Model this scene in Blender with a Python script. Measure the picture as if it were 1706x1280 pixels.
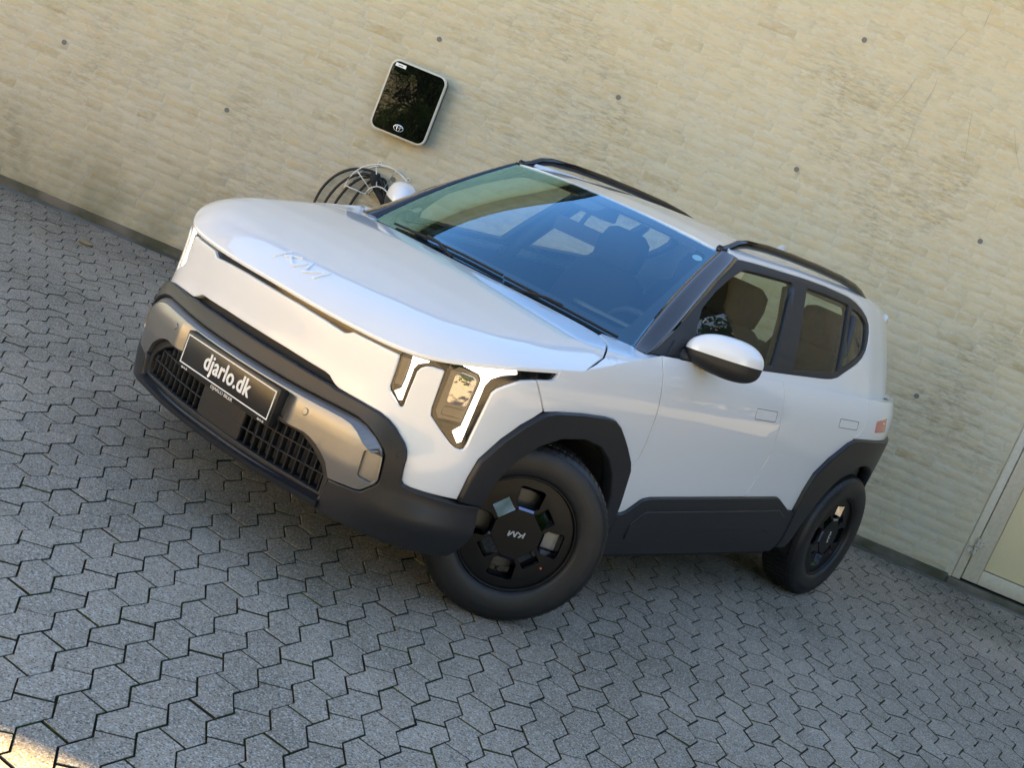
import bpy, bmesh, math, random
import numpy as np
from mathutils import Vector, Matrix
from mathutils.geometry import delaunay_2d_cdt
random.seed(7); rng = np.random.default_rng(7)
for o in list(bpy.data.objects): bpy.data.objects.remove(o)
SC = bpy.context.scene
COL = SC.collection

# ------------------------------------------------------------------ camera, sky, sun, exposure
# world: X along the brick wall (to the right), Y towards the wall, Z up; the car stands on z = 0
cam = bpy.data.cameras.new('camera'); camo = bpy.data.objects.new('camera', cam); COL.objects.link(camo)
CAM_RIGHT = (0.92040657, 0.11499737, 0.37366743); CAM_DOWN = (0.38749667, -0.14134563, -0.91097077); CAM_FWD = (-0.05194299, 0.98325837, -0.17465654)
CAM_POS = (0.72041, -5.25274, 1.69084)
cam.lens = 2259.025 / 1706 * 36; cam.sensor_width = 36; cam.sensor_fit = 'HORIZONTAL'; cam.clip_end = 500; cam.clip_start = .05
camo.matrix_world = Matrix(((CAM_RIGHT[0], -CAM_DOWN[0], -CAM_FWD[0], CAM_POS[0]), (CAM_RIGHT[1], -CAM_DOWN[1], -CAM_FWD[1], CAM_POS[1]), (CAM_RIGHT[2], -CAM_DOWN[2], -CAM_FWD[2], CAM_POS[2]), (0, 0, 0, 1)))
SC.camera = camo
SUN_EL, SUN_AZ = math.radians(34.2), math.radians(22)      # behind the brick building, azimuth from +Y towards +X
sdir = Vector((math.sin(SUN_AZ) * math.cos(SUN_EL), math.cos(SUN_AZ) * math.cos(SUN_EL), math.sin(SUN_EL)))
W = bpy.data.worlds.new('World'); SC.world = W; W.use_nodes = True
sky = W.node_tree.nodes.new('ShaderNodeTexSky'); sky.sky_type = 'NISHITA'; sky.sun_disc = False
sky.sun_elevation = SUN_EL; sky.sun_rotation = SUN_AZ; sky.air_density = 1.0; sky.dust_density = .0; sky.ozone_density = 3.5
bg = W.node_tree.nodes['Background']; bg.inputs['Strength'].default_value = .10
W.node_tree.links.new(sky.outputs[0], bg.inputs[0])
sl = bpy.data.lights.new('sun', 'SUN'); sl.energy = 5.0; sl.angle = math.radians(.5); sl.color = (1, .82, .50)
so = bpy.data.objects.new('sun', sl); COL.objects.link(so); so.rotation_euler = sdir.to_track_quat('Z', 'Y').to_euler()
vs = SC.view_settings; vs.view_transform = 'Standard'; vs.look = 'None'; vs.exposure = 2.5; vs.gamma = 1; vs.use_curve_mapping = False
vs.use_white_balance = True; vs.white_balance_temperature = 8300; vs.white_balance_tint = 13
SC.cycles.max_bounces = 10; SC.cycles.transparent_max_bounces = 16; SC.cycles.caustics_reflective = False; SC.cycles.caustics_refractive = False

# ------------------------------------------------------------------ helpers
def tag(o, label=None, cat=None, group=None, kind=None):
    if label: o['label'] = label
    if cat: o['category'] = cat
    if group: o['group'] = group
    if kind: o['kind'] = kind
    return o
def empty(name, loc=(0, 0, 0), rz=0, parent=None):
    o = bpy.data.objects.new(name, None); o.empty_display_size = .2; COL.objects.link(o); o.location = loc; o.rotation_euler = (0, 0, rz)
    if parent: o.parent = parent
    return o
def link(name, me, parent=None, mat=None):
    o = bpy.data.objects.new(name, me); COL.objects.link(o)
    if mat is not None and not me.materials: me.materials.append(mat)
    if parent: o.parent = parent
    return o
def mesh(name, V, Fc, mat=None, parent=None, smooth=False, normals=None):
    me = bpy.data.meshes.new(name); me.from_pydata([tuple(map(float, v)) for v in V], [], [tuple(map(int, f)) for f in Fc]); me.update()
    if smooth:
        me.polygons.foreach_set('use_smooth', [True] * len(me.polygons))
        if normals is not None: me.normals_split_custom_set_from_vertices([tuple(map(float, n)) for n in normals])
    return link(name, me, parent, mat)
class MB:
    """collects shapes into one mesh"""
    def __init__(s): s.V = []; s.F = []
    def add(s, V, Fc):
        k = len(s.V); s.V += [tuple(v) for v in V]; s.F += [tuple(i + k for i in f) for f in Fc]; return s
    def box(s, lo, hi):
        (a, b, c), (d, e, f) = lo, hi
        V = [(a, b, c), (d, b, c), (d, e, c), (a, e, c), (a, b, f), (d, b, f), (d, e, f), (a, e, f)]
        return s.add(V, [(0, 3, 2, 1), (4, 5, 6, 7), (0, 1, 5, 4), (1, 2, 6, 5), (2, 3, 7, 6), (3, 0, 4, 7)])
    def tube(s, P, r, n=8, closed=False, sy=1.0, up=(0, 0, 1)):
        P = [Vector(p) for p in P]; N = len(P); R = r if hasattr(r, '__len__') else [r] * N; V = []; up = Vector(up)
        for i, p in enumerate(P):
            a = P[i - 1] if (i or closed) else P[0]; b = P[(i + 1) % N] if (i < N - 1 or closed) else P[-1]
            t = (b - a).normalized(); u = up if abs(t.dot(up)) < .95 else Vector((1, .3, 0))
            x = t.cross(u).normalized(); y = x.cross(t).normalized()
            V += [tuple(p + R[i] * (math.cos(q) * x + sy * math.sin(q) * y)) for q in [2 * math.pi * j / n for j in range(n)]]
        Fc = []
        for i in range(N if closed else N - 1):
            for j in range(n):
                k = (i + 1) % N; Fc.append((i * n + j, i * n + (j + 1) % n, k * n + (j + 1) % n, k * n + j))
        if not closed: Fc += [tuple(range(n))[::-1], tuple((N - 1) * n + j for j in range(n))]
        return s.add(V, Fc)
    def prism(s, poly, fn0, fn1):
        """poly 2D, fn maps 2D -> 3D for the two caps (triangulated)"""
        n = len(poly); k = len(s.V)
        _, _, T, *_ = delaunay_2d_cdt([Vector(p) for p in poly], [(i, (i + 1) % n) for i in range(n)], [], 1, 1e-6, False) if False else (0, 0, tri_poly(poly), 0)
        V = [fn0(p) for p in poly] + [fn1(p) for p in poly]
        Fc = [t[::-1] for t in T] + [tuple(i + n for i in t) for t in T] + [(i, (i + 1) % n, n + (i + 1) % n, n + i) for i in range(n)]
        return s.add(V, Fc)
    def build(s, name, mat, parent=None, smooth=False, bevel=0, seg=2, auto=None):
        o = mesh(name, s.V, s.F, mat, parent, smooth)
        if bevel:
            bm = bmesh.new(); bm.from_mesh(o.data); bmesh.ops.remove_doubles(bm, verts=bm.verts, dist=1e-6); bmesh.ops.recalc_face_normals(bm, faces=bm.faces)
            bmesh.ops.bevel(bm, geom=[e for e in bm.edges if len(e.link_faces) == 2 and e.calc_face_angle(0) > .5], offset=bevel, segments=seg, affect='EDGES', profile=.5, clamp_overlap=True)
            bm.to_mesh(o.data); bm.free(); o.data.polygons.foreach_set('use_smooth', [True] * len(o.data.polygons))
            o.data.set_sharp_from_angle(angle=math.radians(35))
        elif auto: o.data.set_sharp_from_angle(angle=math.radians(auto))
        return o
def tri_poly(poly):
    from mathutils.geometry import tessellate_polygon
    return [tuple(t) for t in tessellate_polygon([[Vector((p[0], p[1], 0)) for p in poly]])]

def M(name, base, rough=.5, metal=0, spec=.5, coat=0, coat_rough=.03, noise=None, bump=None, emit=None, var=None):
    """procedural principled material. noise=(scale, colour2, lo, hi[, detail]); bump=(scale, strength, distance); var=amount of random-per-piece value shift"""
    m = bpy.data.materials.new(name); m.use_nodes = True; nt = m.node_tree; b = nt.nodes['Principled BSDF']; L = nt.links.new
    b.inputs['Base Color'].default_value = (*base, 1); b.inputs['Roughness'].default_value = rough; b.inputs['Metallic'].default_value = metal
    b.inputs['Specular IOR Level'].default_value = spec; b.inputs['Coat Weight'].default_value = coat; b.inputs['Coat Roughness'].default_value = coat_rough
    tc = nt.nodes.new('ShaderNodeTexCoord')
    if noise:
        n = nt.nodes.new('ShaderNodeTexNoise'); n.inputs['Scale'].default_value = noise[0]; n.inputs['Detail'].default_value = noise[4] if len(noise) > 4 else 5
        r = nt.nodes.new('ShaderNodeMapRange'); r.inputs[1].default_value = noise[2]; r.inputs[2].default_value = noise[3]
        mx = nt.nodes.new('ShaderNodeMix'); mx.data_type = 'RGBA'; mx.inputs[6].default_value = (*base, 1); mx.inputs[7].default_value = (*noise[1], 1)
        L(tc.outputs['Object'], n.inputs['Vector']); L(n.outputs[0], r.inputs[0]); L(r.outputs[0], mx.inputs[0]); L(mx.outputs[2], b.inputs['Base Color'])
    if bump:
        n = nt.nodes.new('ShaderNodeTexNoise'); n.inputs['Scale'].default_value = bump[0]; n.inputs['Detail'].default_value = 4
        bp = nt.nodes.new('ShaderNodeBump'); bp.inputs['Strength'].default_value = bump[1]; bp.inputs['Distance'].default_value = bump[2]
        L(tc.outputs['Object'], n.inputs['Vector']); L(n.outputs[0], bp.inputs['Height']); L(bp.outputs[0], b.inputs['Normal'])
    if emit: b.inputs['Emission Color'].default_value = (*emit[:3], 1); b.inputs['Emission Strength'].default_value = emit[3]
    return m
def glass_mat(name, tint, ior=1.5, boost=1.0, gcol=(1, 1, 1)):
    """thin sheet of glass: Fresnel mix of clear (tinted) and mirror"""
    m = bpy.data.materials.new(name); m.use_nodes = True; nt = m.node_tree; nt.nodes.clear(); L = nt.links.new
    out = nt.nodes.new('ShaderNodeOutputMaterial'); mix = nt.nodes.new('ShaderNodeMixShader'); tr = nt.nodes.new('ShaderNodeBsdfTransparent'); gl = nt.nodes.new('ShaderNodeBsdfGlossy'); ge = nt.nodes.new('ShaderNodeNewGeometry')
    tr.inputs['Color'].default_value = (*tint, 1); gl.inputs['Roughness'].default_value = .002; gl.inputs['Color'].default_value = (*gcol, 1)
    dt = nt.nodes.new('ShaderNodeVectorMath'); dt.operation = 'DOT_PRODUCT'; L(ge.outputs['Incoming'], dt.inputs[0]); L(ge.outputs['Normal'], dt.inputs[1])
    def mth(op, a, b=None, clamp=False):
        n = nt.nodes.new('ShaderNodeMath'); n.operation = op; n.use_clamp = clamp
        for i, v in ((0, a), (1, b)):
            if v is None: continue
            if isinstance(v, (int, float)): n.inputs[i].default_value = v
            else: L(v, n.inputs[i])
        return n.outputs[0]
    r0 = ((ior - 1) / (ior + 1)) ** 2                      # Schlick's curve, the same from both sides; two faces of the sheet: boost about 2
    f5 = mth('POWER', mth('SUBTRACT', 1., mth('ABSOLUTE', dt.outputs['Value']), True), 5.)
    fr = mth('MULTIPLY', mth('ADD', mth('MULTIPLY', f5, 1 - r0), r0), boost, True)
    L(fr, mix.inputs[0]); L(tr.outputs[0], mix.inputs[1]); L(gl.outputs[0], mix.inputs[2]); L(mix.outputs[0], out.inputs[0])
    return m
def cspl(t,P):
    """natural cubic spline through P (n,k) at knots t -> callable"""
    t=np.asarray(t,float);P=np.asarray(P,float)
    if P.ndim==1:P=P[:,None]
    n=len(t);h=np.diff(t);A=np.eye(n);B=np.zeros_like(P)
    for i in range(1,n-1):
        A[i,i-1]=h[i-1];A[i,i]=2*(h[i-1]+h[i]);A[i,i+1]=h[i]
        B[i]=6*((P[i+1]-P[i])/h[i]-(P[i]-P[i-1])/h[i-1])
    M=np.linalg.solve(A,B)
    def f(x):
        x=np.atleast_1d(np.asarray(x,float));i=np.clip(np.searchsorted(t,x)-1,0,n-2)
        a=(t[i+1]-x)/h[i];b=(x-t[i])/h[i];a=a[:,None];b=b[:,None];hh=h[i][:,None]
        return a*P[i]+b*P[i+1]+((a**3-a)*M[i]+(b**3-b)*M[i+1])*hh*hh/6
    return f
def smooth_tab(xs,ys):
    """smoothed table lookup"""
    g=np.linspace(xs[0],xs[-1],400);v=np.interp(g,xs,ys);k=np.hanning(25);k/=k.sum()
    vv=np.convolve(np.pad(v,12,mode='reflect',reflect_type='odd'),k,'valid')
    return lambda x:np.interp(x,g,vv)
OUT=[(.787,0),(.777,.2),(.756,.345),(.741,.41),(.720,.50),(.690,.60),(.668,.645),(.627,.70),(.572,.757),(.505,.806),(.42,.846),(.32,.872),(.18,.889),(0,.897),(-.4,.902),(-1.0,.905),(-1.6,.905),(-2.2,.903),(-2.6,.895),(-2.8,.868),(-2.95,.822),(-3.1,.760),(-3.22,.690),(-3.32,.59),(-3.40,.44),(-3.44,.25),(-3.455,0)]
_o=np.array([(x,-y) for x,y in OUT[:0:-1]]+OUT)   # full loop from rear centre via right side, front, left side
_t=np.concatenate([[0],np.cumsum(np.linalg.norm(np.diff(_o,axis=0),axis=1))]);_f=cspl(_t,_o)
_g=np.linspace(0,_t[-1],6001);_q=_f(_g)
_S=np.concatenate([[0],np.cumsum(np.linalg.norm(np.diff(_q,axis=0),axis=1))]);_S-=_S[3000]
_T=np.gradient(_q,_S,axis=0);_T/=np.linalg.norm(_T,axis=1)[:,None]
SMAX=_S[-1]
def outline(s):
    s=np.asarray(s,float)
    x=np.interp(s,_S,_q[:,0]);y=np.interp(s,_S,_q[:,1]);tx=np.interp(s,_S,_T[:,0]);ty=np.interp(s,_S,_T[:,1])
    return x,y,ty,-tx   # outward normal: tangent goes front->left : (tx,ty)->(ty,-tx)
DS=smooth_tab([.05,.15,.25,.35,.5,.65,.8,.92,1.0,1.05,1.11,1.2],[-.14,-.10,-.055,-.022,-.004,0,.008,.010,.004,-.008,-.036,-.09])
DF=smooth_tab([.05,.15,.24,.30,.45,.56,.60,.66,.75,.86,.92,1.0,1.2],[-.05,.0,.022,.03,.036,.034,.022,.006,0,0,-.005,-.04,-.1])
def body(s,z,off=0.):
    x,y,nx,ny=outline(s);wf=np.where(nx>0,nx*nx,0)
    d=DF(z)*wf+DS(z)*(1-wf)+off
    return np.stack([x+nx*d,y+ny*d,np.asarray(z,float)+0*x],-1)
# greenhouse side: x along, v up the profile (arc length), left side
GP=[(.858,1.105),(.822,1.19),(.780,1.28),(.733,1.37),(.690,1.45),(.664,1.50),(.640,1.538),(.605,1.562),(.55,1.574),(.48,1.58)]
_gp=np.array(GP);_gt=np.concatenate([[0],np.cumsum(np.linalg.norm(np.diff(_gp,axis=0),axis=1))]);_gf=cspl(_gt,_gp);VMAX=_gt[-1]
HZ=smooth_tab([-3.5,-3.1,-2.7,-2.2,-1.7,-1.2,-.9,-.6,-.2],[.86,.94,.985,1.01,1.015,.995,.965,.90,.75])
TP=smooth_tab([-3.5,-3.2,-2.9,-2.6,-2.3,-2.0,-1.6,-1.0,-.7,-.5,-.2],[.30,.20,.118,.062,.027,.008,0,0,.008,.022,.06])
def green(x,v,off=0.):
    x=np.asarray(x,float);v=np.asarray(v,float)
    p=_gf(np.clip(np.ravel(v),-.05,VMAX+.05)).reshape(v.shape+(2,));
    e=1e-3;p2=_gf(np.ravel(v)+e).reshape(v.shape+(2,));tg=p2-p;tg=tg/np.linalg.norm(tg,axis=-1)[...,None]
    ny,nz=tg[...,1],-tg[...,0]
    return np.stack([x+0*v,p[...,0]-TP(x)+ny*off,1.105+(p[...,1]-1.105)*HZ(x)+nz*off],-1)
# hood
HC=smooth_tab([-.6,-.34,-.2,0,.3,.45,.55,.8,1.0],[1.13,1.117,1.112,1.10,1.063,1.037,1.013,.950,.89])
LIPZ=[(0,.894),(.3,.889),(.5,.887),(.62,.893),(.72,.908),(.82,.933),(.95,.962),(1.066,.981),(1.162,.992),(1.3,1.006),(1.45,1.036),(1.6,1.072),(1.8,1.104),(2.0,1.112)]
_lz=np.array(LIPZ)
_lzs=smooth_tab(np.concatenate([-_lz[:0:-1,0],_lz[:,0]]),np.concatenate([_lz[:0:-1,1],_lz[:,1]]))
def lipz(s): return _lzs(np.asarray(s,float))
_m=(_S>-2.1)&(_S<2.1);_oq=_q[_m][::2];_os=_S[_m][::2]
def hood(x,y,off=0.):
    x=np.asarray(x,float);y=np.asarray(y,float);X=x.ravel();Y=y.ravel()
    D=np.hypot(X[:,None]-_oq[None,:,0],Y[:,None]-_oq[None,:,1]);i=D.argmin(1);q=D[np.arange(len(X)),i];s=_os[i]
    # signed
    ox,oy,nx,ny=outline(s);sg=-((X-ox)*nx+(Y-oy)*ny);q=np.maximum(sg,0)
    cr=lambda a,b:HC(a)-.026*(b/.75)**2
    q0=.16;t=np.clip(q/q0,0,1)
    r=cr(ox,oy)-lipz(s);f=.75*(1-t)**2.2+.25*(1-np.sqrt(np.clip(1-(1-t)**2,0,1)))
    z=cr(X,Y)-r*f+off
    return np.stack([X,Y,z],-1).reshape(x.shape+(3,))
# windshield u in [-1,1] right->left, v 0 bottom..1 top
def wind(u,v,off=0.):
    u=np.asarray(u,float);v=np.asarray(v,float)
    hb=.742+(.588-.742)*v
    yb=u*hb
    xb=-.20+(-.86+.20)*v; xe=-.343+(-.948+.343)*v
    zb=1.112+(1.557-1.112)*v; ze=1.080+(1.532-1.080)*v
    w=np.abs(u)**2.0
    bow=.022*np.sin(np.pi*np.clip(v,0,1))
    x=xb+(xe-xb)*w+bow*.6;z=zb+(ze-zb)*w+bow*.8
    return np.stack([x+off*.6,yb,z+off*.8],-1)
RC=smooth_tab([-3.4,-3.2,-2.9,-2.5,-2.0,-1.5,-1.1,-.86,-.7],[1.45,1.50,1.545,1.58,1.60,1.603,1.583,1.557,1.53])
def roof(x,y,off=0.):
    x=np.asarray(x,float);y=np.asarray(y,float)
    return np.stack([x,y,RC(x)-.026*(y/.6)**2-.01*(np.abs(y)/.6)**6+off],-1)
# ------------------------------------------------------------------ panels trimmed out of the car surfaces
CENTRE = np.array([-1.35, 0, .75])
def area(p): return .5 * sum(p[i][0] * p[(i + 1) % len(p)][1] - p[(i + 1) % len(p)][0] * p[i][1] for i in range(len(p)))
def dens(poly, mx, closed=True):
    out = []
    n = len(poly)
    for i in range(n if closed else n - 1):
        a, b = poly[i], poly[(i + 1) % n]; k = max(1, int(math.ceil(math.dist(a, b) / mx)))
        out += [(a[0] + (b[0] - a[0]) * j / k, a[1] + (b[1] - a[1]) * j / k) for j in range(k)]
    if not closed: out.append(poly[-1])
    return out
def rnd(poly, r=.02, n=4):
    """round the corners of a polygon"""
    out = []; N = len(poly)
    for i in range(N):
        p, a, b = np.array(poly[i]), np.array(poly[i - 1]), np.array(poly[(i + 1) % N]); u, v = a - p, b - p; lu, lv = np.linalg.norm(u), np.linalg.norm(v)
        d = min(r, .45 * lu, .45 * lv); s, e = p + u / lu * d, p + v / lv * d
        for k in range(n + 1):
            t = k / n; out.append(tuple((1 - t) ** 2 * s + 2 * t * (1 - t) * p + t * t * e))
    return out
def inset(poly, d):
    n = len(poly); out = []
    for i in range(n):
        p, a, b = np.array(poly[i]), np.array(poly[i - 1]), np.array(poly[(i + 1) % n])
        e1, e2 = p - a, b - p; n1 = np.array([-e1[1], e1[0]]) / (np.linalg.norm(e1) + 1e-12); n2 = np.array([-e2[1], e2[0]]) / (np.linalg.norm(e2) + 1e-12)
        m = n1 + n2; l = np.linalg.norm(m); m = m / l if l > 1e-6 else n1; out.append(tuple(p + m * d / max(.45, m @ n1)))
    return out
def inside(poly, X, Y):
    r = np.zeros(X.shape, bool); n = len(poly)
    for i in range(n):
        (x1, y1), (x2, y2) = poly[i], poly[(i + 1) % n]; c = (y1 > Y) != (y2 > Y); r ^= c & (X < (x2 - x1) * (Y - y1) / (y2 - y1 + 1e-15) + x1)
    return r
def edist(poly, X, Y):
    d = np.full(X.shape, 9.)
    for i in range(len(poly)):
        (x1, y1), (x2, y2) = poly[i], poly[(i + 1) % len(poly)]; L2 = (x2 - x1) ** 2 + (y2 - y1) ** 2 + 1e-15; t = np.clip(((X - x1) * (x2 - x1) + (Y - y1) * (y2 - y1)) / L2, 0, 1)
        d = np.minimum(d, np.hypot(X - x1 - t * (x2 - x1), Y - y1 - t * (y2 - y1)))
    return d
def frame(fn, A, B, off):
    A = np.asarray(A, float); B = np.asarray(B, float); o = off if callable(off) else (lambda a, b: 0 * a + off); e = 3e-3
    base = lambda a, b: fn(a, b)
    P = fn(A, B)
    N = np.cross(fn(A + e, B) - fn(A - e, B), fn(A, B + e) - fn(A, B - e)); N /= np.linalg.norm(N, axis=-1)[:, None] + 1e-12
    sg = 1. if np.sum(N * (P - CENTRE)) > 0 else -1.
    N = N * sg
    if callable(off):
        f = lambda a, b: fn(a, b) + N * np.asarray(o(a, b))[:, None]
        e = 2e-3; N2 = np.cross(f(A + e, B) - f(A - e, B), f(A, B + e) - f(A, B - e)); N2 /= np.linalg.norm(N2, axis=-1)[:, None] + 1e-12; N2 *= np.sign(np.sum(N2 * N, -1))[:, None]
        return P + N * np.asarray(o(A, B))[:, None], N2, N
    return P + N * off, N, N
def panel_data(poly, fn, off=0., T=.014, bev=.003, grid=.04, holes=(), extra=(), seg=.025):
    if area(poly) < 0: poly = poly[::-1]
    poly = dens(poly, seg); holes = [dens(h if area(h) < 0 else h[::-1], seg) for h in holes]
    loops = [poly] + list(holes); tl = [inset(l, bev) for l in loops]
    V2 = []; E = []
    for l in tl:
        k = len(V2); V2 += [Vector(p) for p in l]; E += [(k + i, k + (i + 1) % len(l)) for i in range(len(l))]
    for l in extra:
        l = dens(l, seg, False); k = len(V2); V2 += [Vector(p) for p in l]; E += [(k + i, k + i + 1) for i in range(len(l) - 1)]
    a = np.array(tl[0]); lo, hi = a.min(0), a.max(0)
    X, Y = np.meshgrid(np.arange(lo[0], hi[0], grid) + grid * .37, np.arange(lo[1], hi[1], grid) + grid * .41); X, Y = X.ravel(), Y.ravel()
    ok = inside(tl[0], X, Y) & (edist(tl[0], X, Y) > grid * .35)
    for h in tl[1:]: ok &= ~inside(h, X, Y) & (edist(h, X, Y) > grid * .35)
    V2 += [Vector((x, y)) for x, y in zip(X[ok], Y[ok])]
    vo, _, fo, *_ = delaunay_2d_cdt(V2, E, [], 1, 1e-7)
    vo = np.array([tuple(v) for v in vo]); fo = [tuple(f) for f in fo]
    c = np.array([vo[list(f)].mean(0) for f in fo]); keep = inside(tl[0], c[:, 0], c[:, 1])
    for h in tl[1:]: keep &= ~inside(h, c[:, 0], c[:, 1])
    fo = [f for f, k in zip(fo, keep) if k]
    P, N, _ = frame(fn, vo[:, 0], vo[:, 1], off); V = [P]; Ns = [N]; cnt = len(P)
    f0 = fo[0]; s = sum(np.dot(np.cross(P[f[1]] - P[f[0]], P[f[2]] - P[f[0]]), N[f[0]]) for f in fo[:40]); flip = s < 0
    Fc = [f[::-1] for f in fo] if flip else list(fo)
    for l, t in zip(loops, tl):
        t = np.array(t); l = np.array(l); n = len(l)
        A0, N0, _ = frame(fn, t[:, 0], t[:, 1], off)
        L0, _, NB = frame(fn, l[:, 0], l[:, 1], off)
        out = L0 - A0; ln = np.linalg.norm(out, axis=1)[:, None]; out = out / (ln + 1e-9)
        n1 = NB * .5 + out; n1 /= np.linalg.norm(n1, axis=1)[:, None] + 1e-9
        V += [A0, L0 - NB * bev, L0 - NB * T]; Ns += [N0, n1, out * .97 - NB * .05]
        for r in range(2):
            for i in range(n):
                j = (i + 1) % n; q = (cnt + r * n + i, cnt + (r + 1) * n + i, cnt + (r + 1) * n + j, cnt + r * n + j); Fc.append(q[::-1] if flip else q)
        cnt += 3 * n
    return np.concatenate(V), Fc, np.concatenate(Ns)
def panel(name, poly, fn, mat, parent, mirror=False, **k):
    V, Fc, N = panel_data(poly, fn, **k); o = mesh(name, V, Fc, mat, parent, True, N)
    if not mirror: return o
    s = np.array([1, -1, 1]); return o, mesh(name, V * s, [f[::-1] for f in Fc], mat, parent, True, N * s)
def sym(half):
    return list(half) + [(-a, b) for a, b in reversed(half) if abs(a) > 1e-6]
def both(fn_build):
    return [fn_build(1), fn_build(-1)]
# ------------------------------------------------------------------ materials
PAINT = M('white_paint', (.74, .745, .745), .28, coat=1, coat_rough=.015, spec=.5)
CLAD = M('grey_plastic', (.012, .013, .016), .42, bump=(900, .12, .0006), spec=.45)
CLAD2 = M('dark_plastic', (.010, .0105, .012), .5, bump=(900, .1, .0006))
GLOSSBLK = M('gloss_black', (.005, .005, .007), .05, spec=.5)
MATTEBLK = M('matte_black', (.012, .012, .013), .75)
SILVER = M('satin_silver', (.26, .255, .25), .34, metal=.75, noise=(1400, (.23, .225, .22), .4, .6))
CHROME = M('mirror_reflector', (.42, .42, .44), .05, metal=1, bump=(11, .30, .03))
SMOKED = M('smoked_lens', (.05, .036, .030), .05, coat=1, coat_rough=.01)
DRL = M('daylight_strip', (.9, .9, .88), .25, emit=(1, .98, .94, 1.1))
SHIELD = glass_mat('windscreen_glass', (.82, .88, .82), 1.72, 2.7, (.30, .72, 1.0))  # mirror tint paints extra sky blue into the reflection
SIDEGL = glass_mat('side_glass', (.66, .74, .66), 1.5, .75)
LENSGL = glass_mat('lamp_lens_glass', (.92, .92, .92), 1.45, 1.0)
RUBBER = M('tyre_rubber', (.010, .010, .011), .5, bump=(500, .1, .0008), noise=(14, (.017, .016, .016), .45, .7))
WHEELBLK = M('wheel_black', (.0045, .0045, .005), .38, spec=.28)
MIRRORTILE = M('polished_dark_tile', (.13, .13, .13), .05, metal=1)
STEEL = M('brushed_steel', (.45, .45, .44), .35, metal=1)
CABIN = M('cabin_grey', (.05, .052, .055), .7, bump=(300, .2, .001))
SEATM = M('seat_fabric', (.022, .022, .025), .85, bump=(500, .3, .001))
LINER = M('headliner', (.30, .29, .26), .85)
RED = M('red_lens', (.60, .12, .13), .2, coat=1)
WHITEPRINT = M('white_print', (.80, .80, .78), .4)
PLATEBLK = M('plate_black', (.012, .011, .010), .35, coat=.3, coat_rough=.2)
BLUEST = M('pale_blue_sticker', (.35, .62, .72), .4)
SILVERPRINT = M('silver_print', (.75, .75, .76), .25, metal=.6)
PILLARBLK = M('pillar_gloss_black', (.005, .005, .008), .06, coat=1, coat_rough=.02)
# ------------------------------------------------------------------ the car
YAW = math.radians(-122.6118)
CAR = empty('parked_car', (0, 0, 0), YAW)
tag(CAR, 'white compact electric crossover with grey plastic cladding parked on the grey paving', 'car')
def gR(x, v, off=0.): return green(x, v, off) * np.array([1, -1, 1])
# --- key outlines, (distance along the body outline from the nose, height)
FASC_TOP = [(0, .858), (.153, .857), (.273, .852), (.366, .844), (.380, .850), (.396, .860), (.461, .861), (.525, .861), (.583, .862)]
SMALL = [(.587, .857), (.590, .82), (.592, .752), (.600, .740), (.652, .704), (.660, .703), (.665, .712), (.664, .771), (.665, .835), (.672, .850), (.685, .861), (.706, .869), (.742, .872)]
MAIN = [(.748, .868), (.753, .740), (.760, .714), (.813, .675), (.858, .645), (.880, .636), (.900, .635), (.911, .640), (.916, .660), (.918, .713), (.924, .824), (.926, .852), (.938, .870), (.962, .888), (1.015, .921), (1.06, .933)]
STRIP_UP = [(0, .895), (.157, .889), (.301, .885), (.43, .882), (.53, .883), (.645, .899), (.752, .906), (.80, .933), (.86, .951), (.956, .969), (1.066, .986), (1.155, .993)]
ARCH_F_OUT = [(.958, .464), (.962, .55), (.975, .62), (1.029, .708), (1.084, .771), (1.130, .808), (1.165, .828), (1.22, .842), (1.364, .851), (1.52, .851), (1.575, .845), (1.626, .822), (1.68, .785), (1.734, .745), (1.80, .690), (1.828, .655), (1.858, .536), (1.876, .458)]
ARCH_F_IN = [(1.055, .46), (1.066, .53), (1.085, .585), (1.125, .645), (1.197, .710), (1.297, .750), (1.431, .759), (1.55, .737), (1.64, .690), (1.705, .63), (1.764, .54), (1.795, .44), (1.81, .30)]
FASC_LOW = [(.958, .456), (.846, .462), (.785, .463), (.760, .467), (.748, .478), (.742, .509), (.737, .555), (.730, .577), (.716, .597), (.67, .634), (.64, .650), (.602, .660), (.519, .664), (.425, .667), (.405, .673)]
SHUT_FD = [(1.79, 1.106), (1.805, 1.05), (1.82, .99), (1.84, .93), (1.857, .863), (1.870, .77), (1.874, .711), (1.852, .652)]
SHUT_DD = [(2.84, 1.106), (2.855, 1.05), (2.88, .964), (2.915, .875), (2.935, .771), (2.925, .66), (2.893, .560)]
SHUT_DQ = [(3.80, 1.106), (3.83, 1.02), (3.82, .96), (3.79, .93), (3.745, .905)]
SILL_TOP = [(1.885, .458), (1.927, .463), (1.95, .472), (2.015, .520), (2.035, .529), (2.085, .537), (2.86, .560), (3.19, .568), (3.225, .567), (3.253, .557), (3.375, .510), (3.40, .502), (3.46, .498)]
ARCH_R_OUT = [(3.450, .503), (3.455, .602), (3.480, .706), (3.561, .790), (3.694, .880), (3.745, .900), (3.80, .906), (3.938, .908), (4.45, .911)]
gap = .0034
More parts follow.
